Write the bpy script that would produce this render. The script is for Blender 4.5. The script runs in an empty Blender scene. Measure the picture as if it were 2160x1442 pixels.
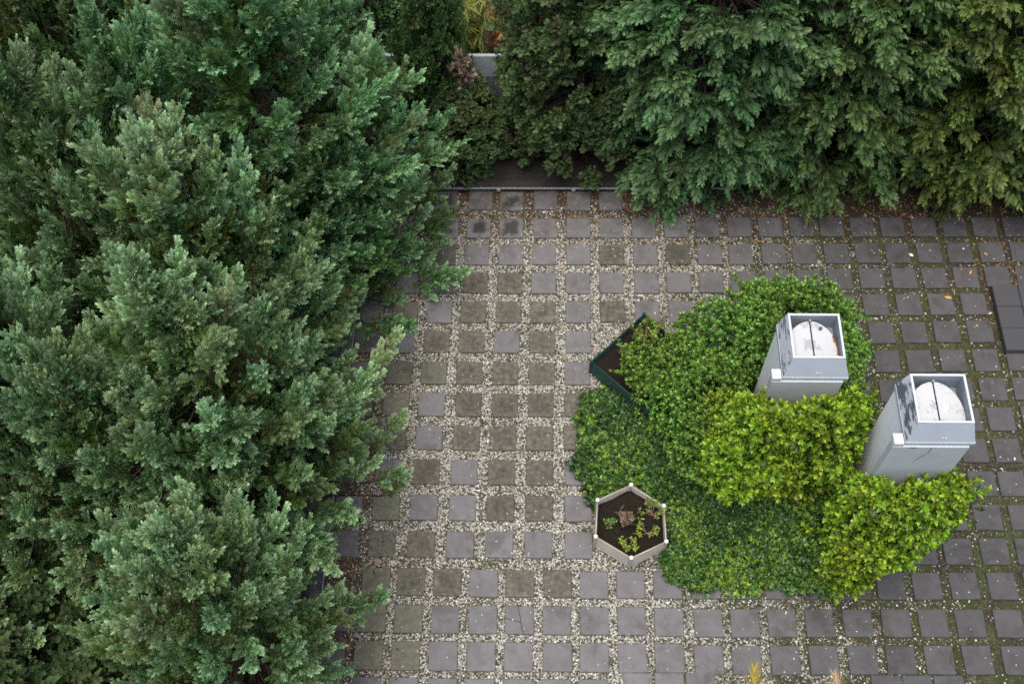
import bpy, bmesh, math, random
import numpy as np
from mathutils import Vector, Matrix

R = math.radians
scene = bpy.context.scene
col = scene.collection

# ------------------------------------------------------------------ camera
CAMH = 16.3677
PITCH, ROLL, YAW = R(60.0011), R(-0.3668), R(-0.8587)
fw = Vector((math.sin(YAW) * math.cos(PITCH), math.cos(YAW) * math.cos(PITCH), -math.sin(PITCH)))
rt = Vector((math.cos(YAW), -math.sin(YAW), 0))
up = rt.cross(fw)
r2 = math.cos(ROLL) * rt + math.sin(ROLL) * up
u2 = -math.sin(ROLL) * rt + math.cos(ROLL) * up
cd = bpy.data.cameras.new('camera')
cam = bpy.data.objects.new('camera', cd)
col.objects.link(cam)
cam.matrix_world = Matrix(((r2.x, u2.x, -fw.x, 0), (r2.y, u2.y, -fw.y, 0), (r2.z, u2.z, -fw.z, CAMH), (0, 0, 0, 1)))
cd.sensor_fit = 'HORIZONTAL'
cd.sensor_width = 36
cd.lens = 42.185
cd.clip_end = 500
cd.dof.use_dof = True
cd.dof.focus_distance = 10.5
cd.dof.aperture_fstop = 2.4
scene.camera = cam

# ------------------------------------------------------------------ overcast daylight
SUN_EL, SUN_AZ = R(78), R(-150)          # azimuth measured from +Y towards +X
world = bpy.data.worlds.new('World')
scene.world = world
world.use_nodes = True
wn = world.node_tree
bg = wn.nodes['Background']
sky = wn.nodes.new('ShaderNodeTexSky')
sky.sky_type = 'NISHITA'
sky.sun_disc = False
sky.sun_elevation = SUN_EL
sky.sun_rotation = SUN_AZ
sky.air_density = 1.0
sky.dust_density = 4.0
sky.ozone_density = 1.0
wn.links.new(sky.outputs[0], bg.inputs[0])
bg.inputs[1].default_value = 0.10
sd = bpy.data.lights.new('sun', 'SUN')
sd.energy = 1.5
sd.angle = R(55)
sd.color = (1.0, 0.95, 0.88)
sun = bpy.data.objects.new('sun', sd)
col.objects.link(sun)
sdir = Vector((math.sin(SUN_AZ) * math.cos(SUN_EL), math.cos(SUN_AZ) * math.cos(SUN_EL), math.sin(SUN_EL)))
sun.rotation_euler = (-sdir).to_track_quat('-Z', 'Y').to_euler()
sun.location = sdir * 40
scene.view_settings.view_transform = 'Standard'
scene.view_settings.look = 'None'
scene.view_settings.exposure = 1.36
scene.view_settings.gamma = 1
scene.cycles.use_denoising = False
scene.cycles.max_bounces = 10
scene.cycles.diffuse_bounces = 6
scene.cycles.transparent_max_bounces = 4

rng = np.random.default_rng(11)
random.seed(5)

# ------------------------------------------------------------------ helpers
def tag(o, label=None, cat=None, group=None, kind=None):
    if label: o['label'] = label
    if cat: o['category'] = cat
    if group: o['group'] = group
    if kind: o['kind'] = kind
    return o

def empty(name, loc, label, cat, group=None, rz=0):
    o = bpy.data.objects.new(name, None)
    col.objects.link(o)
    o.location = loc
    o.rotation_euler = (0, 0, rz)
    o.empty_display_size = 0.2
    return tag(o, label, cat, group)

def link(name, me, mat=None, parent=None, loc=(0, 0, 0), rot=(0, 0, 0)):
    o = bpy.data.objects.new(name, me)
    if mat is not None and not me.materials: me.materials.append(mat)
    col.objects.link(o)
    o.location = loc
    o.rotation_euler = rot
    if parent: o.parent = parent
    return o

def mesh_np(name, V, F, tint=None, smooth=False):
    """V (n,3), F (m,k) with one k -> mesh; tint (n,3) goes into the colour attribute 'tint'."""
    me = bpy.data.meshes.new(name)
    V = np.ascontiguousarray(V, dtype=np.float32)
    F = np.ascontiguousarray(F, dtype=np.int32)
    m, k = F.shape
    me.vertices.add(len(V)); me.vertices.foreach_set('co', V.ravel())
    me.loops.add(m * k); me.loops.foreach_set('vertex_index', F.ravel())
    me.polygons.add(m)
    me.polygons.foreach_set('loop_start', np.arange(0, m * k, k, dtype=np.int32))
    if smooth: me.polygons.foreach_set('use_smooth', np.ones(m, dtype=bool))
    me.update(calc_edges=True)
    if tint is not None:
        a = me.color_attributes.new('tint', 'FLOAT_COLOR', 'POINT')
        c = np.ones((len(V), 4), dtype=np.float32); c[:, :3] = tint
        a.data.foreach_set('color', c.ravel())
    return me

class MB:
    """collects quads, boxes, tubes into one bmesh"""
    def __init__(s): s.bm = bmesh.new()
    def poly(s, pts):
        s.bm.faces.new([s.bm.verts.new(p) for p in pts]); return s
    def box(s, a, b):
        (x0, y0, z0), (x1, y1, z1) = a, b
        return s.hexa([(x0, y0, z0), (x1, y0, z0), (x1, y1, z0), (x0, y1, z0)], [(x0, y0, z1), (x1, y0, z1), (x1, y1, z1), (x0, y1, z1)])
    def hexa(s, lo, hi):
        v = [s.bm.verts.new(p) for p in list(lo) + list(hi)]
        n = len(lo)
        s.bm.faces.new(v[:n][::-1]); s.bm.faces.new(v[n:])
        for i in range(n):
            j = (i + 1) % n
            s.bm.faces.new([v[i], v[j], v[n + j], v[n + i]])
        return s
    def tube(s, pts, rad, n=7):
        rings = []
        for i, p in enumerate(pts):
            p = Vector(p)
            d = (Vector(pts[min(i + 1, len(pts) - 1)]) - Vector(pts[max(i - 1, 0)])).normalized()
            a = d.orthogonal().normalized(); b = d.cross(a)
            r = float(rad[i] if hasattr(rad, '__len__') else rad)
            rings.append([s.bm.verts.new(p + r * (math.cos(t) * a + math.sin(t) * b)) for t in [2 * math.pi * k / n for k in range(n)]])
        for q, w in zip(rings, rings[1:]):
            # choose the offset that twists least
            o = min(range(n), key=lambda k: (q[0].co - w[k].co).length)
            for k in range(n):
                s.bm.faces.new([q[k], q[(k + 1) % n], w[(k + 1 + o) % n], w[(k + o) % n]])
        s.bm.faces.new(rings[0][::-1]); s.bm.faces.new(rings[-1])
        return s
    def bevel(s, w, seg=1):
        bmesh.ops.bevel(s.bm, geom=list(s.bm.edges), offset=w, segments=seg, affect='EDGES', clamp_overlap=True)
        return s
    def mesh(s, name, smooth=False):
        me = bpy.data.meshes.new(name)
        bmesh.ops.recalc_face_normals(s.bm, faces=s.bm.faces)
        s.bm.to_mesh(me); s.bm.free()
        if smooth:
            for p in me.polygons: p.use_smooth = True
        return me
    def build(s, name, mat, parent=None, loc=(0, 0, 0), rot=(0, 0, 0), smooth=False):
        return link(name, s.mesh(name, smooth), mat, parent, loc, rot)

# ------------------------------------------------------------------ materials
class NT:
    def __init__(s, name, rough=0.8, spec=0.3):
        s.m = bpy.data.materials.new(name); s.m.use_nodes = True
        s.t = s.m.node_tree; s.n = s.t.nodes
        s.b = s.n['Principled BSDF']
        s.b.inputs['Roughness'].default_value = rough
        s.b.inputs['Specular IOR Level'].default_value = spec
    def node(s, kind, **k):
        n = s.n.new(kind)
        for a, v in k.items():
            if a.startswith('i_'): n.inputs[a[2:].replace('_', ' ')].default_value = v
            else: setattr(n, a, v)
        return n
    def l(s, a, b): s.t.links.new(a, b); return s
    def coord(s, which='Object'):
        return s.node('ShaderNodeTexCoord').outputs[which]
    def noise(s, vec, scale, detail=4, rough=0.55, dim=None):
        n = s.node('ShaderNodeTexNoise'); n.inputs['Scale'].default_value = scale
        n.inputs['Detail'].default_value = detail; n.inputs['Roughness'].default_value = rough
        if vec is not None: s.l(vec, n.inputs['Vector'])
        return n.outputs['Fac']
    def voro(s, vec, scale, feature='F1'):
        n = s.node('ShaderNodeTexVoronoi', feature=feature); n.inputs['Scale'].default_value = scale
        s.l(vec, n.inputs['Vector']); return n
    def ramp(s, fac, stops):
        r = s.node('ShaderNodeValToRGB'); e = r.color_ramp.elements
        while len(e) < len(stops): e.new(0.5)
        for x, (p, c) in zip(e, stops):
            x.position = p; x.color = (*c, 1) if len(c) == 3 else c
        s.l(fac, r.inputs[0]); return r.outputs[0]
    def step(s, fac, a, b):
        m = s.node('ShaderNodeMapRange', clamp=True, interpolation_type='SMOOTHSTEP')
        m.inputs[1].default_value = a; m.inputs[2].default_value = b
        s.l(fac, m.inputs[0]); return m.outputs[0]
    def mix(s, fac, a, b, mode='MIX'):
        m = s.node('ShaderNodeMix', data_type='RGBA', blend_type=mode)
        for v, i in ((fac, 0), (a, 6), (b, 7)):
            if hasattr(v, 'links') or hasattr(v, 'is_linked'): s.l(v, m.inputs[i])
            elif i == 0: m.inputs[0].default_value = v
            else: m.inputs[i].default_value = (*v, 1)
        return m.outputs[2]
    def math(s, op, a, b=None, c=None):
        m = s.node('ShaderNodeMath', operation=op)
        for i, v in enumerate((a, b, c)):
            if v is None: continue
            if hasattr(v, 'is_linked'): s.l(v, m.inputs[i])
            else: m.inputs[i].default_value = v
        return m.outputs[0]
    def vmath(s, op, a, b):
        m = s.node('ShaderNodeVectorMath', operation=op)
        for i, v in enumerate((a, b)):
            if hasattr(v, 'is_linked'): s.l(v, m.inputs[i])
            else: m.inputs[i].default_value = v
        return m.outputs[0]
    def base(s, c):
        if hasattr(c, 'is_linked'): s.l(c, s.b.inputs['Base Color'])
        else: s.b.inputs['Base Color'].default_value = (*c, 1)
        return s
    def bump(s, h, strength=0.5, dist=0.01):
        b = s.node('ShaderNodeBump'); b.inputs['Strength'].default_value = strength; b.inputs['Distance'].default_value = dist
        s.l(h, b.inputs['Height']); s.l(b.outputs[0], s.b.inputs['Normal']); return s

def plain(name, c, rough=0.7, var=0.25, scale=6, spec=0.3):
    m = NT(name, rough, spec)
    n = m.noise(m.coord(), scale, 5, 0.65)
    lo = tuple(x * (1 - var) for x in c); hi = tuple(min(1, x * (1 + var)) for x in c)
    m.base(m.ramp(n, [(0.3, lo), (0.7, hi)]))
    return m.m

def leaf_material(name, dark, mid, tip, rough=0.5, spec=0.35, trans=0.25, dead=None):
    """tint.r: 0 old leaf at the foot of a shoot .. 1 young leaf at its tip; tint.g: leaf to leaf; tint.b: shoot to shoot"""
    m = NT(name, rough, spec)
    a = m.node('ShaderNodeAttribute', attribute_name='tint')
    sp = m.node('ShaderNodeSeparateColor'); m.l(a.outputs['Color'], sp.inputs[0])
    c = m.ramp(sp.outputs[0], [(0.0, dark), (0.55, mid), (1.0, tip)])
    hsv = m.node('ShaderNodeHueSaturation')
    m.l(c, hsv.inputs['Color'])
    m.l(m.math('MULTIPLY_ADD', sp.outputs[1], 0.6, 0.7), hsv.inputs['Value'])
    m.l(m.math('MULTIPLY_ADD', sp.outputs[2], 0.05, 0.475), hsv.inputs['Hue'])
    c1 = hsv.outputs[0]
    if dead:                                    # an odd brown shoot
        c1 = m.mix(m.math('MULTIPLY', m.step(sp.outputs[2], 0.978, 0.984), m.math('MULTIPLY_ADD', sp.outputs[1], 0.5, 0.2)), c1, dead)
    oi = m.node('ShaderNodeObjectInfo')
    c2 = m.mix(1.0, c1, oi.outputs['Color'], 'MULTIPLY')
    m.base(c2)
    tr = m.node('ShaderNodeBsdfTranslucent'); m.l(c2, tr.inputs[0])
    ms = m.node('ShaderNodeMixShader'); ms.inputs[0].default_value = trans
    m.l(m.b.outputs[0], ms.inputs[1]); m.l(tr.outputs[0], ms.inputs[2])
    m.l(ms.outputs[0], m.n['Material Output'].inputs[0])
    return m.m

# ------------------------------------------------------------------ the ground
def ground_material():
    m = NT('gravel_bed', 0.9, 0.2)
    P = m.coord()
    # pebbles about 2 cm across

    v = m.voro(P, 40)
    sp = m.node('ShaderNodeSeparateColor'); m.l(v.outputs['Color'], sp.inputs[0])
    peb = m.ramp(sp.outputs[0], [(0.0, (0.036, 0.033, 0.023)), (0.3, (0.115, 0.108, 0.080)), (0.6, (0.245, 0.238, 0.195)), (1.0, (0.41, 0.405, 0.37))])
    gap = m.step(v.outputs['Distance'], 0.42, 0.72)
    gravel = m.mix(gap, peb, (0.04255, 0.03546, 0.0227))
    soil = m.ramp(m.noise(P, 60, 4, 0.7), [(0.3, (0.01135, 0.00922, 0.004965)), (0.7, (0.03191, 0.02553, 0.0156))])
    moss = m.ramp(m.noise(P, 90, 4, 0.7), [(0.3, (0.01418, 0.01844, 0.004255)), (0.7, (0.03901, 0.04823, 0.009929))])
    # where each lies: mossy ground to the east, pale gravel in the middle, brown mulch by the beds
    xyz = m.node('ShaderNodeSeparateXYZ'); m.l(P, xyz.inputs[0])
    big = m.noise(P, 0.9, 3, 0.6); mid = m.noise(P, 3.2, 4, 0.65)
    east = m.math('ADD', m.math('MULTIPLY', xyz.outputs[0], 0.17), m.math('MULTIPLY_ADD', mid, 2.2, -1.45))
    dirt = m.step(m.math('ADD', east, m.math('MULTIPLY', big, 0.4)), 0.15, 0.75)
    dm = m.mix(m.step(m.noise(P, 1.7, 4, 0.6), 0.40, 0.58), soil, moss)
    c = m.mix(m.math('MULTIPLY', dirt, 0.9), gravel, dm)
    mossy = m.step(m.noise(P, 2.3, 5, 0.7), 0.53, 0.63)
    c = m.mix(m.math('MULTIPLY', mossy, 0.7), c, moss)
    # mulch along the beds
    mul = m.ramp(m.noise(P, 45, 5, 0.75), [(0.3, (0.010, 0.007, 0.005)), (0.55, (0.030, 0.020, 0.013)), (0.75, (0.085, 0.058, 0.038))])
    nb = m.math('MULTIPLY_ADD', mid, 1.6, -0.8)
    left = m.step(m.math('ADD', m.math('MULTIPLY', xyz.outputs[0], -1.0), nb), 1.55, 2.55)
    back = m.step(m.math('ADD', xyz.outputs[1], nb), 11.3, 12.2)
    c = m.mix(m.math('MULTIPLY', m.math('MAXIMUM', left, back), 0.85), c, mul)
    m.base(c)
    m.bump(m.math('SUBTRACT', 1.0, v.outputs['Distance']), 0.6, 0.012)
    return m.m

GZ = -0.028
g = MB()
N = 24
# one sheet out to the horizon, finer near the camera
xs = [-220, -60, -25] + [-14 + i * 1.4 for i in range(20)] + [25, 60, 220]
ys = [-220, -60, -20] + [-4 + i * 1.4 for i in range(20)] + [40, 80, 220]
vs = [[g.bm.verts.new((x, y, GZ)) for x in xs] for y in ys]
for j in range(len(ys) - 1):
    for i in range(len(xs) - 1):
        g.bm.faces.new((vs[j][i], vs[j][i + 1], vs[j + 1][i + 1], vs[j + 1][i]))
ground = g.build('ground', ground_material())
tag(ground, kind='structure')

# ------------------------------------------------------------------ pavers
def paver_material():
    m = NT('concrete_paver', 0.85, 0.25)
    oi = m.node('ShaderNodeObjectInfo')
    cs = m.node('ShaderNodeSeparateColor'); m.l(oi.outputs['Color'], cs.inputs[0])
    P = m.coord()
    off = m.node('ShaderNodeCombineXYZ')
    m.l(m.math('MULTIPLY', oi.outputs['Random'], 97.0), off.inputs[0]); m.l(m.math('MULTIPLY', oi.outputs['Random'], 41.0), off.inputs[1])
    Q = m.vmath('ADD', P, off.outputs[0])
    fine = m.noise(Q, 160, 3, 0.7); mid = m.noise(Q, 14, 5, 0.65); big = m.noise(Q, 4.5, 4, 0.6)
    clean = m.ramp(fine, [(0.25, (0.1010, 0.0995, 0.1020)), (0.75, (0.1540, 0.1520, 0.1550))])
    clean = m.mix(m.step(big, 0.35, 0.7), clean, (0.1064, 0.1014, 0.1014))
    clean = m.mix(m.math('MULTIPLY', m.step(mid, 0.50, 0.75), 0.35), clean, (0.0922, 0.08794, 0.08369))
    # lichen and algae, amount in red; how brown or green in green
    brown = m.ramp(mid, [(0.28, (0.032, 0.030, 0.025)), (0.5, (0.080, 0.073, 0.059)), (0.72, (0.150, 0.134, 0.102))])
    green = m.ramp(mid, [(0.3, (0.07801, 0.07801, 0.05532)), (0.7, (0.1348, 0.1333, 0.09929))])
    stain = m.mix(cs.outputs[1], brown, green)
    xyz = m.node('ShaderNodeSeparateXYZ'); m.l(P, xyz.inputs[0])
    edge = m.math('MAXIMUM', m.math('ABSOLUTE', xyz.outputs[0]), m.math('ABSOLUTE', xyz.outputs[1]))
    sm = m.math('ADD', m.math('MULTIPLY_ADD', big, 1.6, -0.8), m.math('MULTIPLY_ADD', cs.outputs[0], 1.5, -0.85))
    c = m.mix(m.step(m.math('ADD', sm, m.math('MULTIPLY', edge, 0.8)), 0.0, 0.35), clean, stain)
    # wet dark patch, amount in blue
    rad = m.node('ShaderNodeVectorMath', operation='LENGTH'); m.l(P, rad.inputs[0])
    wet = m.step(m.math('ADD', m.math('SUBTRACT', 0.178, edge), m.math('ADD', m.math('MULTIPLY_ADD', mid, 0.16, -0.08), m.math('MULTIPLY_ADD', big, 0.34, -0.17))), 0.0, 0.12)
    c = m.mix(m.math('MULTIPLY', wet, cs.outputs[2]), c, (0.02128, 0.02057, 0.01844))
    # grimy rim
    rim = m.step(m.math('ADD', edge, m.math('MULTIPLY_ADD', mid, 0.05, -0.025)), 0.186, 0.199)
    c = m.mix(m.math('MULTIPLY', rim, 0.6), c, (0.04255, 0.04255, 0.02695))
    # pale specks
    sv = m.voro(Q, 34)
    c = m.mix(m.math('MULTIPLY', m.step(sv.outputs['Distance'], 0.10, 0.05), 0.5), c, (0.3191, 0.3121, 0.2979))
    # dirt washed across neighbouring pavers
    geo = m.node('ShaderNodeNewGeometry')
    wn1 = m.noise(geo.outputs['Position'], 1.1, 5, 0.7); wn2 = m.noise(geo.outputs['Position'], 6.0, 4, 0.65)
    c = m.mix(m.math('MULTIPLY', m.step(m.math('ADD', wn1, m.math('MULTIPLY_ADD', wn2, 0.5, -0.25)), 0.52, 0.68), 0.45), c, (0.050, 0.046, 0.036))
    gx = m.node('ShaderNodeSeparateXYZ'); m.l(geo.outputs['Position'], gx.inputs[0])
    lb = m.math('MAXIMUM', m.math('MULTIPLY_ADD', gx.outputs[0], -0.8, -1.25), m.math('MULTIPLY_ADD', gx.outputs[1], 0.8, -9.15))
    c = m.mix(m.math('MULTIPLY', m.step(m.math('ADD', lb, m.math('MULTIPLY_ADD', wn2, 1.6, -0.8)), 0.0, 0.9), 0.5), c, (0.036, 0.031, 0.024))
    # object alpha: damp deeper grey, plus vignette and tree shade painted in
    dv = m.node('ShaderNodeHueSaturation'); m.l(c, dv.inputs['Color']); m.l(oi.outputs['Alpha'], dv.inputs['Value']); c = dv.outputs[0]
    m.base(c)
    m.bump(m.math('ADD', fine, m.math('MULTIPLY', mid, 0.8)), 0.35, 0.004)
    return m.m
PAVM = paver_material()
SIDE = 0.4
def paver_mesh(seed, th=0.045, side=SIDE):
    r = random.Random(seed); h = side / 2
    j = lambda: r.uniform(-0.006, 0.006)
    lo = [(-h + j(), -h + j()), (h + j(), -h + j()), (h + j(), h + j()), (-h + j(), h + j())]
    if seed % 2:                                # a chipped corner
        k = r.randrange(4); c = r.uniform(0.018, 0.04); x, y = lo[k]; sx, sy = math.copysign(c, -x), math.copysign(c * r.uniform(0.5, 1.2), -y)
        pair = [(x + sx, y), (x, y + sy)]
        if k in (0, 2): pair = pair[::-1]       # keep the outline counter-clockwise
        lo = lo[:k] + pair + lo[k + 1:]
    b = MB().hexa([(x, y, -th) for x, y in lo], [(x, y, 0) for x, y in lo]).bevel(0.006, 2)
    return b.mesh('paver')
PM = [paver_mesh(i) for i in range(9)]
for me in PM: me.materials.append(PAVM)
ORD = 'first second third fourth fifth sixth seventh eighth ninth tenth eleventh twelfth thirteenth fourteenth fifteenth sixteenth seventeenth eighteenth nineteenth twentieth'.split()
ORD += ['twenty-first', 'twenty-second']
LOOK = {'g': 'clean grey', 's': 'grey dark-stained', 'd': 'dirt-covered grey', 'o': 'olive algae-tinted', 'm': 'mossy brown-grey', 'l': 'pale olive-grey',
        'b': 'tan weathered', 'y': 'yellow-brown', 'c': 'cracked grey'}
TINT = {'g': (0.0, 0.5, 0.0), 's': (0.2, 0.4, 0.85), 'd': (0.5, 0.2, 0.9), 'o': (1.0, 1.0, 0.1), 'm': (0.9, 0.15, 0.25), 'l': (0.85, 0.9, 0.0), 'b': (1.0, 0.0, 0.0), 'y': (1.0, 0.35, 0.0), 'c': (0.1, 0.4, 0.0)}
PAVERS = [
 ("A",0,"-1.295,12.227,d -0.701,12.221,g -0.176,12.195,d 0.401,12.219,g 0.954,12.203,g 1.498,12.207,g"),
 ("A",1,"-1.261,11.630,s -0.715,11.633,s -0.170,11.637,s 0.387,11.641,g 0.943,11.650,g 1.492,11.654,g 2.033,11.653,g 2.570,11.671,g 3.091,11.680,g 3.621,11.689,g 4.138,11.694,g 4.651,11.701,g 5.157,11.704,g 5.669,11.699,g 6.169,11.707,g 6.693,11.711,g 7.197,11.714,g 7.703,11.723,g 8.211,11.726,g"),
 ("A",2,"-2.355,11.070,g -1.810,11.083,g -1.284,11.096,o -0.734,11.100,g -0.174,11.104,g 0.369,11.108,g 0.934,11.117,g 1.479,11.121,m 2.036,11.120,g 2.570,11.134,m 3.091,11.133,g 3.601,11.141,g 4.143,11.150,g 4.649,11.158,g 5.171,11.167,g 5.682,11.180,g 6.177,11.188,g 6.699,11.196,g 7.198,11.205,g 7.724,11.213,g 8.234,11.222,g"),
 ("A",3,"-2.381,10.532,g -1.843,10.536,g -1.309,10.545,l -0.744,10.553,m -0.190,10.548,m 0.359,10.552,g 0.916,10.561,g 1.461,10.570,g 2.029,10.565,g 2.550,10.582,g 3.078,10.591,g 3.598,10.613,g 4.152,10.626,g 4.673,10.648,g 5.170,10.670,g 5.687,10.688,g 6.210,10.696,g 6.707,10.704,g 7.218,10.713,g 7.728,10.730,g 8.236,10.739,g"),
 ("A",4,"-2.398,9.983,g -1.852,9.987,l -1.308,9.991,g -0.764,9.995,m -0.204,9.999,m 0.349,10.003,m 0.911,10.007,g 1.463,10.025,b 2.019,10.025,g 2.553,10.029,g 3.088,10.050,g"),
 ("A",5,"-2.432,9.440,g -1.879,9.444,g -1.326,9.448,m -0.777,9.452,m -0.220,9.456,g 0.336,9.456,m 0.900,9.461,g"),
 ("A",6,"-2.437,8.878,g -1.892,8.883,l -1.347,8.891,l -0.799,8.891,m -0.239,8.891,m 0.327,8.891,m 0.882,8.896,g"),
 ("A",7,"-2.459,8.325,l -1.905,8.338,l -1.360,8.342,g -0.798,8.338,m -0.240,8.335,m 0.304,8.339,m 0.869,8.351,b"),
 ("A",8,"-2.469,7.773,g -1.926,7.777,m -1.376,7.778,g -0.808,7.774,m -0.261,7.775,m 0.292,7.779,b 0.855,7.791,b"),
 ("A",9,"-2.491,7.214,g -1.942,7.218,g -1.390,7.219,m -0.831,7.219,g -0.275,7.216,m 0.287,7.217,b 0.863,7.222,g"),
 ("A",10,"-2.502,6.642,g -1.956,6.650,l -1.402,6.658,g -0.837,6.655,g -0.284,6.656,m 0.282,6.657,b 0.853,6.654,g"),
 ("A",11,"-2.514,6.088,g -1.976,6.093,y -1.417,6.090,m -0.855,6.088,g -0.296,6.092,g 0.271,6.092,g 0.844,6.091,g"),
 ("B",4,"5.176,10.177,g 5.677,10.181,g 6.212,10.189,g 6.729,10.198,g 7.249,10.206,g 7.766,10.219,g"),
 ("B",5,"5.191,9.653,g 5.701,9.666,g 6.211,9.678,g 6.729,9.691,g 7.258,9.704,g 7.780,9.716,g"),
 ("B",6,"5.205,9.139,g 5.711,9.152,g 6.217,9.155,g 6.736,9.172,g 7.254,9.184,g 7.779,9.193,g"),
 ("B",7,"5.200,8.614,g 5.718,8.626,g 6.237,8.647,g 6.756,8.659,g 7.267,8.671,g 7.778,8.683,g"),
 ("B",8,"5.742,8.116,g 6.269,8.136,g 6.787,8.148,g 7.291,8.160,g 7.810,8.172,g"),
 ("B",9,"6.787,7.635,g 7.279,7.639,g"),
 ("B",10,"6.298,7.094,g 6.818,7.101,g 7.253,7.102,g"),
 ("B",11,"6.276,6.563,g 6.788,6.570,g 7.306,6.575,g"),
 ("B",12,"5.753,6.042,g 6.267,6.047,g 6.791,6.051,g 7.302,6.055,g"),
 ("C",4,"-2.028,5.535,l -1.531,5.532,m -1.022,5.526,m -0.503,5.517,g 0.007,5.517,m 0.538,5.518,b 1.049,5.505,g 1.567,5.510,g 2.088,5.514,g 2.619,5.519,g 3.143,5.520,g 3.663,5.520,g 4.190,5.521,g 4.703,5.522,g 5.230,5.527,g 5.740,5.531,g 6.264,5.535,g 6.797,5.540,g 7.317,5.544,g"),
 ("C",3,"-2.575,5.018,g -2.055,5.006,l -1.539,5.003,l -1.029,4.994,g -0.505,4.992,g 0.004,4.993,c 0.523,4.990,g 1.046,4.992,g 1.563,4.993,g 2.078,4.984,g 2.623,4.975,g 3.132,4.979,g 3.645,4.983,g 4.171,4.988,g 4.699,4.992,g 5.230,4.997,g 5.742,5.001,g 6.258,5.002,g 6.789,5.003,g"),
 ("C",2,"-2.582,4.488,g -2.062,4.486,l -1.555,4.484,l -1.042,4.485,g -0.520,4.483,g -0.008,4.484,g 0.525,4.482,g 1.031,4.480,g 1.551,4.478,g 2.060,4.482,g 2.599,4.467,g 3.110,4.465,g 3.640,4.470,g 4.164,4.474,g 4.694,4.479,g 5.218,4.483,g 5.741,4.488,g 6.263,4.492,g 6.799,4.490,g"),
 ("C",1,"-2.585,3.993,g -2.066,3.992,g -1.561,3.990,g -1.036,3.982,g -0.524,3.980,g -0.013,3.984,g 0.510,3.982,g 1.015,3.987,g 1.612,4.080,g 2.037,4.084,g 2.466,4.088,g 4.971,4.078,g 5.395,4.078,g 5.816,4.079,g"),
 ("D",0,"-6.322,4.300,g -5.805,4.272,g -6.794,4.781,g -6.275,4.753,g"),
]
PXY = []
pr = random.Random(3)
for blk, row, s in PAVERS:
    items = [e.split(',') for e in s.split()]
    for k, (x, y, t) in enumerate(items):
        x, y = float(x), float(y)
        PXY.append((x, y))
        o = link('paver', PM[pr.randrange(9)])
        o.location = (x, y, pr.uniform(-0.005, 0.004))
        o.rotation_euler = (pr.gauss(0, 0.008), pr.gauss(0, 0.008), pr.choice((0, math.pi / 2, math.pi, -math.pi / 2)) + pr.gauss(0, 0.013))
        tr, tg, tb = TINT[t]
        o.color = (min(1, max(0, tr + pr.uniform(-0.12, 0.16))), min(1, max(0, tg + pr.uniform(-0.15, 0.15))), min(1, max(0, tb + pr.uniform(-0.05, 0.12))), pr.uniform(0.93, 1.07) * (1.0 - 0.48 * min(1, max(0, (x - 1.6) / 3.2))))  # alpha drops towards +X: damp tone mixed with painted vignette and shade
        look = LOOK[t].capitalize()
        if blk == 'A': lab = '%s paver, %s from the left in the %s row from the back bed' % (look, ORD[k], ORD[row])
        elif blk == 'B': lab = '%s paver right of the vents, %s from right, %s row from the back bed' % (look, ORD[len(items) - 1 - k], ORD[row])
        elif blk == 'C': lab = '%s paver, %s from the left in the %s row from the front' % (look, ORD[k], ORD[row - 1])
        else: lab = '%s paver in deep shade under the left conifers, %s of four' % (look, ORD[k])
        if t == 'c': lab = 'Cracked grey paver split by a dark branching crack, near the front'
        tag(o, lab, 'paver', 'square pavers set in the gravel')
        if t == 'c':
            b = MB()
            for pts in ([(-0.02, 0.199), (-0.01, 0.12), (0.012, 0.04), (0.02, -0.06), (0.055, -0.199)], [(-0.199, 0.03), (-0.1, 0.0), (0.015, -0.03)]):
                for (ax, ay), (bx, by) in zip(pts, pts[1:]):
                    d = Vector((by - ay, ax - bx, 0)).normalized() * 0.0045
                    b.poly([(ax - d.x, ay - d.y, 0.0015), (bx - d.x, by - d.y, 0.0015), (bx + d.x, by + d.y, 0.0015), (ax + d.x, ay + d.y, 0.0015)])
            o.rotation_euler = (0, 0, 0)
            b.build('crack', plain('crack_dark', (0.012, 0.011, 0.01), 0.9), o)

# spare pavers stacked at the right edge
slabm = NT('dark_slab', 0.8, 0.25)
sn = slabm.noise(slabm.coord(), 90, 4, 0.7)
slabm.base(slabm.ramp(sn, [(0.3, (0.03546, 0.03546, 0.0383)), (0.7, (0.06028, 0.05957, 0.06241))])); slabm.bump(sn, 0.2, 0.004)
for i, (n, w) in enumerate((('rear', 'farthest'), ('middle', 'middle'), ('front', 'nearest'))):
    for k in range(2):
        b = MB().box((-0.2, -0.198, 0), (0.2, 0.198, 0.11)).bevel(0.007, 2)
        x, y = 7.755 + 0.412 * k + 0.035 * i * 0, 10.30 - 0.402 * i
        o = b.build('edging_slab', slabm.m, None, (x, y, 0.005), (0, 0, pr.gauss(0, 0.006)))
        tag(o, 'Dark thick slab of the raised step on the right, %s row, %s column' % (w, ('left', 'right')[k]), 'slab', 'thick slabs of the raised step')

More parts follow.
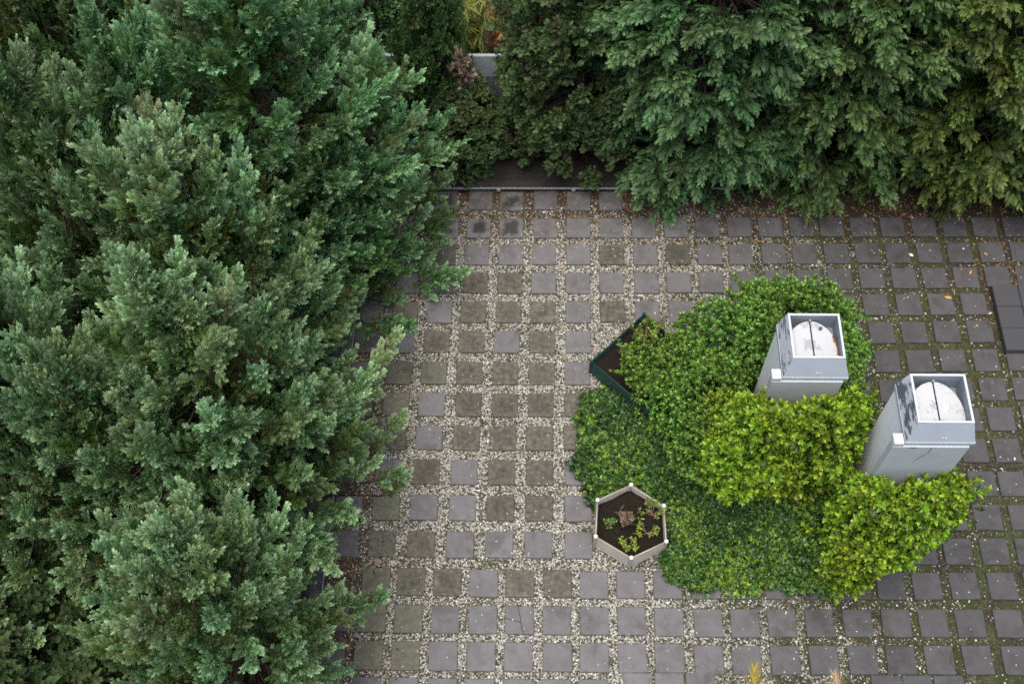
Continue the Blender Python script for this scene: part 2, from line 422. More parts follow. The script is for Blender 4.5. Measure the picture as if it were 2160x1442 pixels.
# ------------------------------------------------------------------ loose gravel (uncountable)
def pebbles(name, n, dens, size, cols, zr, seed, label):
    q = np.random.default_rng(seed)
    out = []
    px = np.array(PXY)
    got = 0; P = []
    while got < n:
        c = np.stack([q.uniform(-2.9, 8.6, 40000), q.uniform(3.6, 12.45, 40000)], 1)
        keep = q.random(len(c)) < dens(c[:, 0], c[:, 1])
        c = c[keep]
        ok = np.ones(len(c), bool)
        for a in range(0, len(px), 40):
            d = np.abs(c[:, None, :] - px[None, a:a + 40, :]).max(2).min(1)
            ok &= d > SIDE / 2 - 0.004
        c = c[ok]; P.append(c); got += len(c)
    P = np.concatenate(P)[:n]
    oct_v = np.array([(1, 0, 0), (0, 1, 0), (-1, 0, 0), (0, -1, 0), (0, 0, 1), (0, 0, -1)], float)
    oct_v = np.concatenate([oct_v[:4] * 1.0, np.array([(.62, .62, .55), (-.62, .62, .55), (-.62, -.62, .55), (.62, -.62, .55), (0, 0, .8)])])
    F = np.array([(0, 1, 4, 4), (1, 2, 5, 5), (2, 3, 6, 6), (3, 0, 7, 7), (4, 1, 5, 8), (5, 2, 6, 8), (6, 3, 7, 8), (7, 0, 4, 8)])
    tri = []
    for f in F:
        if f[2] == f[3]: tri.append((f[0], f[1], f[2]))
        else: tri += [(f[0], f[1], f[2]), (f[0], f[2], f[3])]
    tri = np.array(tri)
    s = size * q.lognormal(0, 0.28, n)
    sx, sy, sz = s * q.uniform(0.75, 1.3, n), s * q.uniform(0.65, 1.0, n), s * q.uniform(0.5, 0.9, n)
    a = q.uniform(0, 6.28, n); ca, sa = np.cos(a), np.sin(a)
    V = np.empty((n, 9, 3))
    X = oct_v[None, :, 0] * sx[:, None]; Y = oct_v[None, :, 1] * sy[:, None]
    V[..., 0] = X * ca[:, None] - Y * sa[:, None] + P[:, :1]
    V[..., 1] = X * sa[:, None] + Y * ca[:, None] + P[:, 1:]
    V[..., 2] = oct_v[None, :, 2] * sz[:, None] + GZ + q.uniform(zr[0], zr[1], n)[:, None]
    V += q.normal(0, 0.0012, V.shape)
    Fa = (tri[None] + (np.arange(n) * 9)[:, None, None]).reshape(-1, 3)
    tint = np.repeat(np.stack([q.random(n), q.random(n), q.random(n)], 1), 9, 0)
    me = mesh_np(name, V.reshape(-1, 3), Fa, tint, smooth=True)
    m = NT(name + '_stone', 0.75, 0.3)
    at = m.node('ShaderNodeAttribute', attribute_name='tint'); sp = m.node('ShaderNodeSeparateColor'); m.l(at.outputs['Color'], sp.inputs[0])
    m.base(m.ramp(sp.outputs[0], cols))
    return tag(link(name, me, m.m), label, 'gravel', kind='stuff')
_ph = np.random.default_rng(77).uniform(0, 6.28, (12, 3)); _fr = np.random.default_rng(78).normal(0, 1, (12, 2))
def wave(x, y, f):
    return sum(np.sin(f * (k[0] * x + k[1] * y) * (1 + i * 0.25) + p[0]) for i, (k, p) in enumerate(zip(_fr, _ph))) / 12 ** 0.5
def dens_pale(x, y):
    d = np.clip(0.95 - np.clip(x - 1.2, 0, 9) * 0.17, 0.10, 1)
    d = d * np.clip((x + 2.9) / 1.5, 0.12, 1) * np.clip((12.6 - y) / 1.6, 0.15, 1)
    right = np.clip((x - 1.5) / 3, 0, 1)
    return np.clip(d * (1 + 0.55 * right * wave(x, y, 2.6) + 0.18 * wave(x, y, 5)), 0.03, 1)
pebbles('gravel', 46000, dens_pale, 0.0097, [(0, (0.036, 0.036, 0.026)), (0.28, (0.165, 0.160, 0.130)), (0.62, (0.36, 0.355, 0.315)), (1, (0.60, 0.60, 0.575))], (-0.002, 0.008), 1,
        'Loose pale pebbles filling the joints between the pavers')

# mulch chips and dead needles, thickest near the beds
def chips(name, n, dens, L, W, cols, seed, label, zoff=0.006, box=(-2.75, 8.6, 3.6, 12.5), on_pavers=0.04):
    q = np.random.default_rng(seed); px = np.array(PXY); P = []; got = 0
    while got < n:
        c = np.stack([q.uniform(box[0], box[1], 30000), q.uniform(box[2], box[3], 30000)], 1)
        c = c[q.random(len(c)) < dens(c[:, 0], c[:, 1])]
        d = np.full(len(c), 9.0)
        for a in range(0, len(px), 40):
            d = np.minimum(d, np.abs(c[:, None, :] - px[None, a:a + 40, :]).max(2).min(1))
        on = d < SIDE / 2
        ok = ~on | (q.random(len(c)) < on_pavers)
        P.append(np.concatenate([c[ok], np.where(on[ok], 0.004, GZ + zoff)[:, None]], 1)); got += ok.sum()
    P = np.concatenate(P)[:n]
    a = q.uniform(0, 6.28, n); l = L * q.lognormal(0, 0.35, n); w = W * q.lognormal(0, 0.3, n)
    u = np.stack([np.cos(a), np.sin(a), q.normal(0, 0.12, n)], 1); v = np.stack([-np.sin(a), np.cos(a), q.normal(0, 0.3, n)], 1)
    b = np.stack([0 * a, 0 * a, q.uniform(0.0, 0.012, n)], 1)
    V = np.stack([P - u * l[:, None] / 2, P + v * w[:, None] / 2 + b, P + u * l[:, None] / 2, P - v * w[:, None] / 2 + b * .6], 1)
    F = np.arange(4 * n).reshape(n, 4)
    tint = np.repeat(np.stack([q.random(n)] * 3, 1), 4, 0)
    m = NT(name + '_bits', 0.85, 0.2)
    at = m.node('ShaderNodeAttribute', attribute_name='tint'); sp = m.node('ShaderNodeSeparateColor'); m.l(at.outputs['Color'], sp.inputs[0])
    m.base(m.ramp(sp.outputs[0], cols))
    return tag(link(name, mesh_np(name, V.reshape(-1, 3), F, tint), m.m), label, 'litter', kind='stuff')
def dens_litter(x, y):
    l = np.clip((-1.1 - x) / 1.5, 0, 1) ** 1.3 * 0.8
    b = np.clip((y - 10.6) / 1.7, 0, 1) ** 1.5 * np.where(x > 2, 0.8, 1)
    r = np.clip((x - 6.2) / 1.5, 0, 1) * np.clip((y - 8.2) / 3, 0, 1) * 0.5
    return np.clip(np.maximum(np.maximum(l, b), r) * (1 + 0.5 * wave(x, y, 3)) + 0.012, 0, 1)
chips('leaf_litter', 5200, dens_litter, 0.062, 0.017, [(0, (0.03546, 0.0156, 0.007092)), (0.5, (0.1064, 0.05319, 0.02482)), (0.8, (0.2128, 0.1206, 0.05674)), (1, (0.2979, 0.2057, 0.1135))], 4,
      'Dead brown needles and bark chips strewn along the tree beds')
chips('gravel_specks', 1500, lambda x, y: np.clip(0.5 + 0 * x, 0, 1), 0.022, 0.016, [(0, (0.2482, 0.227, 0.1915)), (1, (0.5106, 0.4965, 0.4681))], 9,
      'Small pale stone chips kicked up onto the pavers', 0.004, (-2.6, 8.4, 3.7, 12.3), 1.0)

# ------------------------------------------------------------------ timber edging round the tree beds
def timber_material(name, lo, hi):
    m = NT(name, 0.7, 0.35)
    P = m.coord('Object'); sc = m.node('ShaderNodeMapping'); sc.inputs['Scale'].default_value = (1.2, 26, 26); m.l(P, sc.inputs[0])
    n = m.noise(sc.outputs[0], 3, 6, 0.7); d = m.noise(P, 2.2, 4, 0.6)
    c = m.ramp(n, [(0.3, lo), (0.7, hi)])
    c = m.mix(m.math('MULTIPLY', m.step(d, 0.42, 0.60), 0.85), c, (0.012, 0.010, 0.008))
    m.base(c); m.bump(n, 0.3, 0.004)
    return m.m
TIMB = timber_material('dark_wet_timber', (0.012, 0.010, 0.009), (0.034, 0.028, 0.024))
TIML = timber_material('grey_timber', (0.06028, 0.05674, 0.05674), (0.1064, 0.1007, 0.1028))
STEEL = plain('galvanised_steel', (0.2411, 0.2482, 0.2624), 0.5, 0.15, 9)

def edging(name, x0, length, nplank, w, mat, label, brackets, rz, loc):
    """planks run along local +X from the front edge (local y = 0) back; top at z = 0.12"""
    e = empty(name, loc, label, 'timber edging', None, rz)
    rr = random.Random(len(label))
    for k in range(nplank):
        b = MB().box((x0, 0.006 + k * (w + 0.008), 0.075), (x0 + length, 0.006 + k * (w + 0.008) + w, 0.12 - rr.uniform(0, 0.004))).bevel(0.004)
        b.build('plank', mat, e)
    MB().box((x0, 0.03, -0.06), (x0 + length, 0.07, 0.073)).build('fascia', TIMB, e)
    MB().box((x0, -0.008, 0.088), (x0 + length, 0.004, 0.126)).bevel(0.002).build('steel_edge', STEEL, e)
    for bx in brackets:
        b = MB().box((bx - 0.03, -0.035, 0.062), (bx + 0.03, -0.010, 0.112)).bevel(0.003)
        b.build('bracket', STEEL, e)
    return e
edging('timber_edging', -1.9, 5.6, 3, 0.19, TIMB, 'Dark wet timber edging with a pale steel strip along the back tree bed', (-0.395, 0.87), R(0.35), (0, 12.38, 0))
# the left bed's edging runs along Y
edging('timber_edging', -3.2, 10.2, 3, 0.17, TIML, 'Grey timber edging with a thin steel strip beside the left conifers', (), R(88.2), (-2.74, 6.0, 0))

# bed soil behind the edging
soilm = NT('bed_soil', 0.95, 0.15)
snz = soilm.noise(soilm.coord(), 30, 6, 0.75)
soilm.base(soilm.ramp(snz, [(0.3, (0.012, 0.008, 0.005)), (0.6, (0.040, 0.024, 0.014)), (0.8, (0.09, 0.055, 0.03))])); soilm.bump(snz, 0.8, 0.03)
def bed(name, pts, z):
    b = MB(); b.hexa([(x, y, GZ - 0.02) for x, y in pts], [(x, y, z) for x, y in pts])
    return tag(b.build(name, soilm.m), kind='structure')
bed('bed_ground', [(-2.5, 12.95), (10.5, 12.95), (10.5, 13.78), (-2.5, 13.78)], 0.05)
bed('bed_ground', [(-5.4, 2.0), (-3.36, 2.0), (-3.2, 12.9), (-5.4, 12.9)], 0.05)

# ------------------------------------------------------------------ sheet metal fence
FEN = NT('painted_sheet_steel', 0.45, 0.4)
fno = FEN.noise(FEN.coord(), 3, 4, 0.6)
FEN.base(FEN.ramp(fno, [(0.3, (0.156, 0.1773, 0.2057)), (0.7, (0.2057, 0.227, 0.2553))]))
fe = empty('metal_fence', (0, 13.8, 0), 'Grey-blue ribbed sheet metal fence with a pale capping rail behind the back trees', 'fence')
def ribbed(x0, x1, z0, z1, pitch=0.19, dep=0.022):
    prof = []; x = x0
    while x < x1 - 1e-6:
        for a, d in ((0.0, 0), (0.42, 0), (0.50, dep), (0.92, dep)):
            xx = x + a * pitch
            if xx <= x1: prof.append((xx, -d))
        x += pitch
    prof.append((x1, 0))
    b = MB()
    f = [[b.bm.verts.new((x, y, z)) for x, y in prof] for z in (z0, z1)]
    k = [[b.bm.verts.new((x, y + 0.004, z)) for x, y in prof] for z in (z0, z1)]
    for i in range(len(prof) - 1):
        b.bm.faces.new((f[0][i], f[0][i + 1], f[1][i + 1], f[1][i]))
        b.bm.faces.new((k[0][i + 1], k[0][i], k[1][i], k[1][i + 1]))
        b.bm.faces.new((f[1][i], f[1][i + 1], k[1][i + 1], k[1][i]))
    return b
for i in range(6):
    x0 = -4.97 + i * 2.37
    ribbed(x0 + 0.035, x0 + 2.335, -0.02, 1.79).build('panel', FEN.m, fe)
    MB().box((x0 - 0.033, -0.03, -0.05), (x0 + 0.033, 0.03, 1.80)).build('post', FEN.m, fe)
MB().box((-5.02, -0.034, 1.800), (6.61, 0.02411, 1.309)).bevel(0.006).build('cap_rail', plain('pale_rail', (0.3546, 0.383, 0.4043), 0.45, 0.08), fe)

# ------------------------------------------------------------------ roof vents
def vent_material(name, base, peel=False, dirt=0.5, rust=False):
    m = NT(name, 0.5, 0.35)
    P = m.coord()
    n = m.noise(P, 5, 5, 0.65); f = m.noise(P, 40, 4, 0.7)
    c = m.mix(m.math('MULTIPLY', m.step(n, 0.40, 0.75), dirt), base, tuple(x * 0.72 for x in base))
    c = m.mix(m.math('MULTIPLY', m.step(f, 0.66, 0.72), 0.35), c, (0.22, 0.22, 0.22))
    if peel:
        mp = m.node('ShaderNodeMapping'); mp.inputs['Rotation'].default_value = (R(10), R(-32), R(20)); mp.inputs['Scale'].default_value = (5, 3.2, 14)
        m.l(P, mp.inputs[0])
        w = m.noise(mp.outputs[0], 1.3, 7, 0.72)
        w2 = m.noise(P, 3.3, 3, 0.5)
        k = m.step(m.math('ADD', w, m.math('MULTIPLY_ADD', w2, 0.5, -0.27)), 0.515, 0.535)
        c = m.mix(k, c, m.ramp(f, [(0.3, (0.05319, 0.06738, 0.08156)), (0.7, (0.09574, 0.1099, 0.1241))]))
    if rust:
        k = m.step(m.math('ADD', n, m.math('MULTIPLY', f, 0.2)), 0.69, 0.71)
        c = m.mix(m.math('MULTIPLY', k, 0.75), c, (0.2128, 0.234, 0.2482))
    m.base(c)
    m.bump(f, 0.08, 0.003)
    return m.m
VW = vent_material('white_paint', (0.3723, 0.3945, 0.4122), dirt=0.3)
VS = vent_material('shaft_lit_paint', (0.68, 0.70, 0.715), dirt=0.3)  # whiter than the front plate: brighter left-side light put into the colour
VP = vent_material('peeling_paint', (0.4148, 0.4472, 0.4748), True)
VR = vent_material('rim_paint', (0.40, 0.43, 0.455), dirt=0.25)
VF = vent_material('front_paint', (0.30, 0.335, 0.375), dirt=0.25)
VD = vent_material('damper_paint', (0.383, 0.3901, 0.3865), dirt=0.25, rust=True)
VI = vent_material('inner_metal', (0.1844, 0.2128, 0.2411), dirt=0.8)
RUST = plain('rust', (0.16, 0.07, 0.035), 0.9, 0.4, 30)
BLOCK = vent_material('whitewash', (0.4397, 0.4255, 0.4043), dirt=0.3)
DARK = plain('dark_gap', (0.02, 0.02, 0.02), 0.9, 0.2)

def vent(x0, y0, zr, label, variant):
    """x0,y0: front left corner of the opening's rim (0.66 x 0.65 m); zr: its height"""
    e = empty('ventilation_shaft', (x0 + 0.33, y0 + 0.33, 0), label, 'vent', 'ventilation shafts in the courtyard shrubs')
    L = lambda x, y, z: (x - 0.33, y - 0.33, z)          # vent coordinates with the rim's corner at 0,0
    zb = zr - 0.32                                        # foot of the flared skirt
    O = [(0, 0), (0.66, 0), (0.66, 0.65), (0, 0.65)]      # rim, outer
    I = [(0.028, 0.028), (0.632, 0.028), (0.632, 0.622), (0.028, 0.622)]
    S = [(-0.075, -0.10), (0.75, -0.10), (0.75, 0.675), (-0.075, 0.675)]
    # shaft and its front plate
    b = MB().box(L(-0.065, -0.03, -0.1), L(0.715, 0.655, zb - 0.062)); b.bevel(0.004)
    b.build('shaft', VS, e)
    b = MB().box(L(-0.215, -0.135, -0.1), L(0.70, -0.032, zb - 0.066)); b.bevel(0.005)
    fp = b.build('front_plate', VW, e)
    b = MB().box(L(-0.215, -0.130, zb - 0.064), L(-0.092, 0.015, zb + 0.010)); b.bevel(0.006)
    b.build('corner_block', BLOCK, e)
    # flange under the skirt
    b = MB().box(L(-0.082, -0.112, zb - 0.060), L(0.757, 0.682, zb)); b.bevel(0.004)
    b.build('flange', VF, e)
    # skirt: four sloping plates, the two we see are parts of their own look
    t = 0.012
    for nm, i, mat in (('skirt_plate', 0, VF), ('skirt_plate', 1, VF), ('skirt_plate', 2, VF), ('skirt_plate', 3, VP)):
        j = (i + 1) % 4
        a, c = S[i], S[j]; d, f = O[j], O[i]
        cx, cy = 0.33, 0.32
        inn = lambda p, k=0.03: (p[0] + (cx - p[0]) * k, p[1] + (cy - p[1]) * k)
        lo = [L(*a, zb + 0.001), L(*c, zb + 0.001), L(*inn(c), zb + 0.001), L(*inn(a), zb + 0.001)]
        hi = [L(*f, zr - 0.014), L(*d, zr - 0.014), L(*inn(d), zr - 0.014), L(*inn(f), zr - 0.014)]
        pl = MB().hexa(lo, hi).build(nm, mat, e)
        if i == 3: pl['label'] = 'side plate with peeling paint over dark metal'
        if i == 0:
            # two screw heads near the lower edge
            for sx in (0.345, 0.385):
                q = 0.22; y = -0.10 * (1 - q) - 0.006; z = zb + 0.306 * q
                MB().box(L(sx - 0.009, y - 0.006, z - 0.009), L(sx + 0.009, y + 0.012, z + 0.009)).bevel(0.004).build('screw', BLOCK, pl)
    # rim frame
    rim = MB()
    for i in range(4):
        j = (i + 1) % 4
        rim.hexa([L(*O[i], zr - 0.013), L(*O[j], zr - 0.013), L(*I[j], zr - 0.013), L(*I[i], zr - 0.013)], [L(*O[i], zr), L(*O[j], zr), L(*I[j], zr), L(*I[i], zr)])
    rim.build('rim', VR, e)
    # inner walls and floor
    w = MB()
    for i in range(4):
        j = (i + 1) % 4
        w.poly([L(*I[i], zr - 0.013), L(*I[j], zr - 0.013), L(*I[j], zr - 0.30), L(*I[i], zr - 0.30)])
    w.poly([L(*p, zr - 0.30) for p in I])
    w.build('throat', VI, e)
    # two half-round damper flaps meeting at a dark slit, ridge a little raised
    cx, cy, rx, ry = 0.300, 0.185, 0.325, 0.420
    for sgn in (-1, 1):
        pts = []
        for k in range(41):
            a = math.pi * (k / 40 - 0.5) if sgn > 0 else math.pi * (1.5 - k / 40)
            x, y = cx + rx * math.cos(a), cy + ry * math.sin(a)
            x = min(0.624, max(0.036, x))
            if y >= 0.034 and (not pts or (x, y) != pts[-1]): pts.append((x, y))
        top = [(cx + sgn * 0.010, cy + ry * 0.995)]; bot = [(cx + sgn * 0.010, 0.034)]
        pts = [p for p in pts if abs(p[0] - cx) > 0.016]
        xe = pts[0][0]
        ring = bot + [(xe, 0.034)] + [p for p in pts if p[1] > 0.036] + top
        zz = lambda x: zr - 0.118 - 0.16 * abs(x - cx) ** 1.5
        f = MB().hexa([L(x, y, zz(x) - 0.012) for x, y in ring], [L(x, y, zz(x)) for x, y in ring])
        fl = f.build('damper_flap', VD, e)
        if sgn > 0 and variant == 'rust':
            rb = MB()
            pr_ = [p for p in pts if 0.10 < p[1] < 0.42]
            for p, q2 in zip(pr_, pr_[1:]):
                k = 0.90 + 0.05 * random.random()
                ii = lambda p: (cx + (p[0] - cx) * k, cy + (p[1] - cy) * k)
                rb.poly([L(*p, zz(p[0]) + 0.003), L(*q2, zz(q2[0]) + 0.003), L(*ii(q2), zz(ii(q2)[0]) + 0.003), L(*ii(p), zz(ii(p)[0]) + 0.003)])
            rb.build('rust_edge', RUST, fl)
        if sgn > 0 and variant != 'rust':
            sp = MB(); c = (cx + 0.10, 0.26)
            ring2 = [(c[0] + (0.036 + 0.012 * math.sin(3 * a + 1)) * math.cos(a), c[1] + 0.045 * math.sin(a)) for a in [k * 2 * math.pi / 16 for k in range(16)]]
            sp.hexa([L(x, y, zz(x) + 0.001) for x, y in ring2], [L(c[0] + (x - c[0]) * .8, c[1] + (y - c[1]) * .8, zz(x) + 0.006) for x, y in ring2])
            sp.build('white_splash', plain('white_splash', (0.85, 0.85, 0.84), 0.6, 0.05), fl)
    s = MB().box(L(cx - 0.012, 0.034, zr - 0.160), L(cx + 0.012, cy + ry, zr - 0.140)); s.build('slit_bar', DARK, e)
    MB().box(L(cx - 0.02, 0.585, zr - 0.10), L(cx + 0.012, 0.618, zr - 0.075)).bevel(0.004).build('hinge', VI, e)
    return e, fp, zb
v1, fp1, zb1 = vent(3.405, 7.365, 3.26, 'White ventilation shaft rising from the bright hedge, rusty rim on its damper disc', 'rust')
v2, fp2, zb2 = vent(4.65, 6.24, 3.74, 'White ventilation shaft nearest the right edge, cracked front and white splash on its disc', 'splash')
# crack and black weep stain on the taller vent's front plate
def ribbon_xz(pts, w, y, name, mat, parent):
    b = MB()
    for (ax, az), (bx, bz), w0, w1 in zip(pts, pts[1:], w, w[1:]):
        d = Vector((bz - az, 0, ax - bx)).normalized()
        b.poly([(ax - d.x * w0, y, az - d.z * w0), (bx - d.x * w1, y, bz - d.z * w1), (bx + d.x * w1, y, bz + d.z * w1), (ax + d.x * w0, y, az + d.z * w0)])
    return b.build(name, mat, parent)
yf = -0.135 - 0.33 - 0.0015
ribbon_xz([(-0.08, zb2 - 0.075), (-0.075, zb2 - 0.16), (-0.085, zb2 - 0.24), (-0.13, zb2 - 0.33), (-0.17, zb2 - 0.42), (-0.185, zb2 - 0.50)], [0.004, 0.005, 0.003, 0.005, 0.003, 0.002], yf, 'crack', DARK, fp2)
ribbon_xz([(-0.36, zb2 - 0.075), (-0.30, zb2 - 0.085), (-0.25, zb2 - 0.078)], [0.004, 0.016, 0.004], yf, 'weep_stain', DARK, fp2)

# purple petal on the damper, bits of litter
PURP = plain('purple_petal', (0.06, 0.03, 0.20), 0.6, 0.2)
def flat_leaf(name, x, y, z, l, w, rz, mat, label, cat, group=None, curl=0.2):
    n = 7; V = []
    for i in range(n):
        t = i / (n - 1); hw = w / 2 * math.sin(math.pi * min(1, t * 0.96 + 0.02)) ** 0.8
        zc = curl * l * (t - 0.5) ** 2
        V += [(l * (t - .5), -hw, zc + 0.25 * hw), (l * (t - .5), 0, zc), (l * (t - .5), hw, zc + 0.3 * hw)]
    F = []
    for i in range(n - 1):
        for k in (0, 1):
            F.append((3 * i + k, 3 * i + 3 + k, 3 * i + 4 + k, 3 * i + 1 + k))
    o = link(name, mesh_np(name, np.array(V), np.array(F), smooth=True), mat, None, (x, y, z), (0.1, 0.05, rz))
    return tag(o, label, cat, group)
flat_leaf('petal', 3.83, 7.86, 3.148, 0.06, 0.045, 0.7, PURP, 'Purple petal lying on the left vent\'s white disc', 'petal')
ORG = plain('orange_leaf', (0.55, 0.26, 0.03), 0.6, 0.25, 20)
for x, y, l, w, rz, wh in ((6.855, 10.32, 0.12, 0.042, -0.1, 'Largest orange fallen leaf, on a paver near the raised step'), (7.30, 10.80, 0.085, 0.026, 1.0, 'Orange fallen leaf, slim, on a paver in the fourth row down'),
                           (7.62, 11.17, 0.075, 0.022, -0.6, 'Small dull yellow leaf on a dark paver in the third row'), (7.22, 9.80, 0.035, 0.028, 0.3, 'Tiny round orange leaf on a paver beside the raised step')):
    flat_leaf('fallen_leaf', x, y, 0.008, l, w, rz, ORG, wh, 'leaf', 'orange leaves fallen on the pavers')
WHT = plain('white_plastic', (0.5674, 0.5674, 0.5603), 0.5, 0.06)
def pebble_obj(name, x, y, z, r, label, cat, mat=WHT, sq=(1, 0.8, 0.4)):
    b = MB(); bmesh.ops.create_icosphere(b.bm, subdivisions=2, radius=r)
    for v in b.bm.verts: v.co = Vector((v.co.x * sq[0], v.co.y * sq[1], v.co.z * sq[2])) * (1 + 0.18 * math.sin(v.co.x * 160 + v.co.y * 90))
    return tag(b.build(name, mat, None, (x, y, z), (0, 0, x * 7), smooth=True), label, cat)
pebble_obj('white_stone', 6.39, 11.14, 0.012, 0.036, 'White stone at the corner of a paver in the third row', 'stone', sq=(0.75, 1.15, .5))
pebble_obj('white_scrap', 5.335, 8.41, 0.02, 0.05, 'White scrap beside the bush between the two vents', 'litter', sq=(1.2, .7, .4))
pebble_obj('white_petal', 7.36, 7.50, 0.006, 0.028, 'White petal on the paver right of the taller vent', 'petal', sq=(1, .5, .2))
b = MB().tube([(0, -0.07, 0.035), (0, 0.07, 0.035)], 0.032, 14); b.bevel(0.004)
tag(b.build('white_pot', WHT, None, (5.0, 5.93, 0.0), (0, 0, 0.5)), 'White plastic tub fallen over on the gravel under the hedge edge', 'pot')
# thin dark wire lying on a paver
b = MB().tube([(0.17 * math.cos(a) * (1 + 0.15 * math.sin(a)), 0.2 * math.sin(a), 0.006) for a in np.linspace(1.9, 5.3, 26)], 0.0035, 6)
tag(b.build('wire', DARK, None, (6.06, 4.46, 0.0)), 'Thin black wire curled on a paver at the lower right', 'wire')

# ------------------------------------------------------------------ raised planters
SOIL = NT('potting_soil', 0.95, 0.1)
pz = SOIL.noise(SOIL.coord(), 55, 5, 0.8)
SOIL.base(SOIL.ramp(pz, [(0.35, (0.008, 0.006, 0.004)), (0.62, (0.026, 0.020, 0.015)), (0.74, (0.16, 0.145, 0.125))])); SOIL.bump(pz, 0.9, 0.03)
def planter(name, loc, corners, h, soil_z, mat, capmat, label):
    e = empty(name, loc, label, 'planter')
    n = len(corners)
    for i in range(n):
        a, c = Vector((*corners[i], 0)), Vector((*corners[(i + 1) % n], 0))
        d = (c - a).normalized(); nrm = Vector((d.y, -d.x, 0)); ln = (c - a).length
        a2, c2 = a + d * 0.02, c - d * 0.02
        # corrugated sheet: horizontal ribs
        prof = []
        K = 28
        for k in range(K + 1):
            z = -0.02 + (h - 0.005) * k / K
            prof.append((z, 0.011 * math.sin(2 * math.pi * k / K * 4)))
        b = MB()
        fo = [(b.bm.verts.new(a2 + nrm * o + Vector((0, 0, z))), b.bm.verts.new(c2 + nrm * o + Vector((0, 0, z)))) for z, o in prof]
        fi = [(b.bm.verts.new(a2 + nrm * (o - 0.006) + Vector((0, 0, z))), b.bm.verts.new(c2 + nrm * (o - 0.006) + Vector((0, 0, z)))) for z, o in prof]
        for q in (fo, fi):
            for u, w in zip(q, q[1:]): b.bm.faces.new((u[0], u[1], w[1], w[0]))
        b.bm.faces.new((fo[-1][0], fo[-1][1], fi[-1][1], fi[-1][0]))
        pn = b.build('side_panel', mat, e, smooth=True)
        b = MB().tube([a2 + Vector((0, 0, h - 0.012)), c2 + Vector((0, 0, h - 0.012))], 0.011, 8)
        b.build('top_edge', mat, e, smooth=True)
    for i in range(n):
        x, y = corners[i]
        b = MB().hexa([(x + 0.028 * math.cos(t), y + 0.028 * math.sin(t), -0.02) for t in np.linspace(0, 6.283, 9)[:-1]],
                      [(x + 0.028 * math.cos(t), y + 0.028 * math.sin(t), h + 0.006) for t in np.linspace(0, 6.283, 9)[:-1]])
        po = b.build('corner_post', mat, e)
        b = MB().hexa([(x + 0.033 * math.cos(t), y + 0.033 * math.sin(t), h + 0.007) for t in np.linspace(0, 6.283, 11)[:-1]],
                      [(x + 0.024 * math.cos(t), y + 0.024 * math.sin(t), h + 0.024) for t in np.linspace(0, 6.283, 11)[:-1]])
        b.build('cap', capmat, po)
    # lumpy soil
    rr = np.random.default_rng(len(label)); b = MB()
    rings = [[b.bm.verts.new((x * s, y * s, soil_z + rr.normal(0, 0.012))) for (x0, y0), (x1, y1) in zip(corners, corners[1:] + corners[:1]) for k in range(6) for x, y in ((x0 + (x1 - x0) * k / 6, y0 + (y1 - y0) * k / 6),)] for s in (0.985, 0.8, 0.6, 0.4, 0.2)]
    cv = b.bm.verts.new((0, 0, soil_z + 0.02))
    for u, w in zip(rings, rings[1:]):
        for k in range(len(u)): b.bm.faces.new((u[k], u[(k + 1) % len(u)], w[(k + 1) % len(u)], w[k]))
    for k in range(len(rings[-1])): b.bm.faces.new((rings[-1][k], rings[-1][(k + 1) % len(rings[-1])], cv))
    b.build('soil', SOIL.m, e, smooth=True)
    return e
CREAM = plain('cream_steel', (0.2979, 0.2766, 0.234), 0.5, 0.12, 5)
CAP = plain('white_cap', (0.5532, 0.5532, 0.5248), 0.5, 0.05)
GREENS = plain('green_steel', (0.016, 0.042, 0.034), 0.5, 0.3, 9)
hx = [(0.0, -0.55), (0.50, -0.305), (0.495, 0.23), (0.04, 0.55), (-0.45, 0.31), (-0.49, -0.24)]
planter('planter', (1.56, 6.33, 0), hx, 0.36, 0.17, CREAM, CAP, 'Cream hexagonal corrugated planter with seedlings in dark soil, beside the groundcover')
gs = 0.84
planter('planter', (1.92, 8.92, 0), [(0, -gs), (gs, 0), (0, gs), (-gs, 0)], 0.36, 0.22, GREENS, GREENS, 'Dark green square corrugated planter half buried under the bush')

# ------------------------------------------------------------------ foliage building blocks (numpy)
def nrm(v): return v / np.maximum(np.linalg.norm(v, axis=-1, keepdims=True), 1e-9)
def frames(d, roll=None, q=rng):
    """(n,3) directions -> (n,3,3) whose columns are x (side), y (along d), z (face normal); z leans to +Z unless roll is given"""
    d = nrm(d); n = len(d)
    up_ = np.tile(np.array([0, 0, 1.0]), (n, 1)) + q.normal(0, 0.02, (n, 3))
    x = nrm(np.cross(d, up_)); z = np.cross(x, d)
    if roll is not None:
        c, s = np.cos(roll)[:, None], np.sin(roll)[:, None]
        x, z = x * c + z * s, z * c - x * s
    return np.stack([x, d, z], 2)
def merge(temps, choice, M, pos, tint=None):
    """temps: list of (V,F,T); each instance i uses temps[choice[i]] with matrix M[i], offset pos[i]; tint (n,3) added"""
    Vs, Fs, Ts, base = [], [], [], 0
    for k, (V, F, T) in enumerate(temps):
        ix = np.nonzero(choice == k)[0]
        if not len(ix): continue
        W = np.einsum('nij,vj->nvi', M[ix], V) + pos[ix][:, None, :]
        Vs.append(W.reshape(-1, 3))
        Fs.append((F[None] + (np.arange(len(ix)) * len(V))[:, None, None] + base).reshape(-1, F.shape[1]))
        t = np.repeat(T[None], len(ix), 0)
        if tint is not None: t = t + tint[ix][:, None, :]
        Ts.append(t.reshape(-1, 3))
        base += len(ix) * len(V)
    return np.concatenate(Vs), np.concatenate(Fs), np.concatenate(Ts)

def kite(base, tip, w, nz=0.0):
    d = tip - base; s = np.array([d[1], -d[0], 0]); s = s / max(np.linalg.norm(s), 1e-9) * w / 2
    m = base + d * 0.5; z = np.array([0, 0, nz])
    return [base, m + s + z, tip, m - s + z]

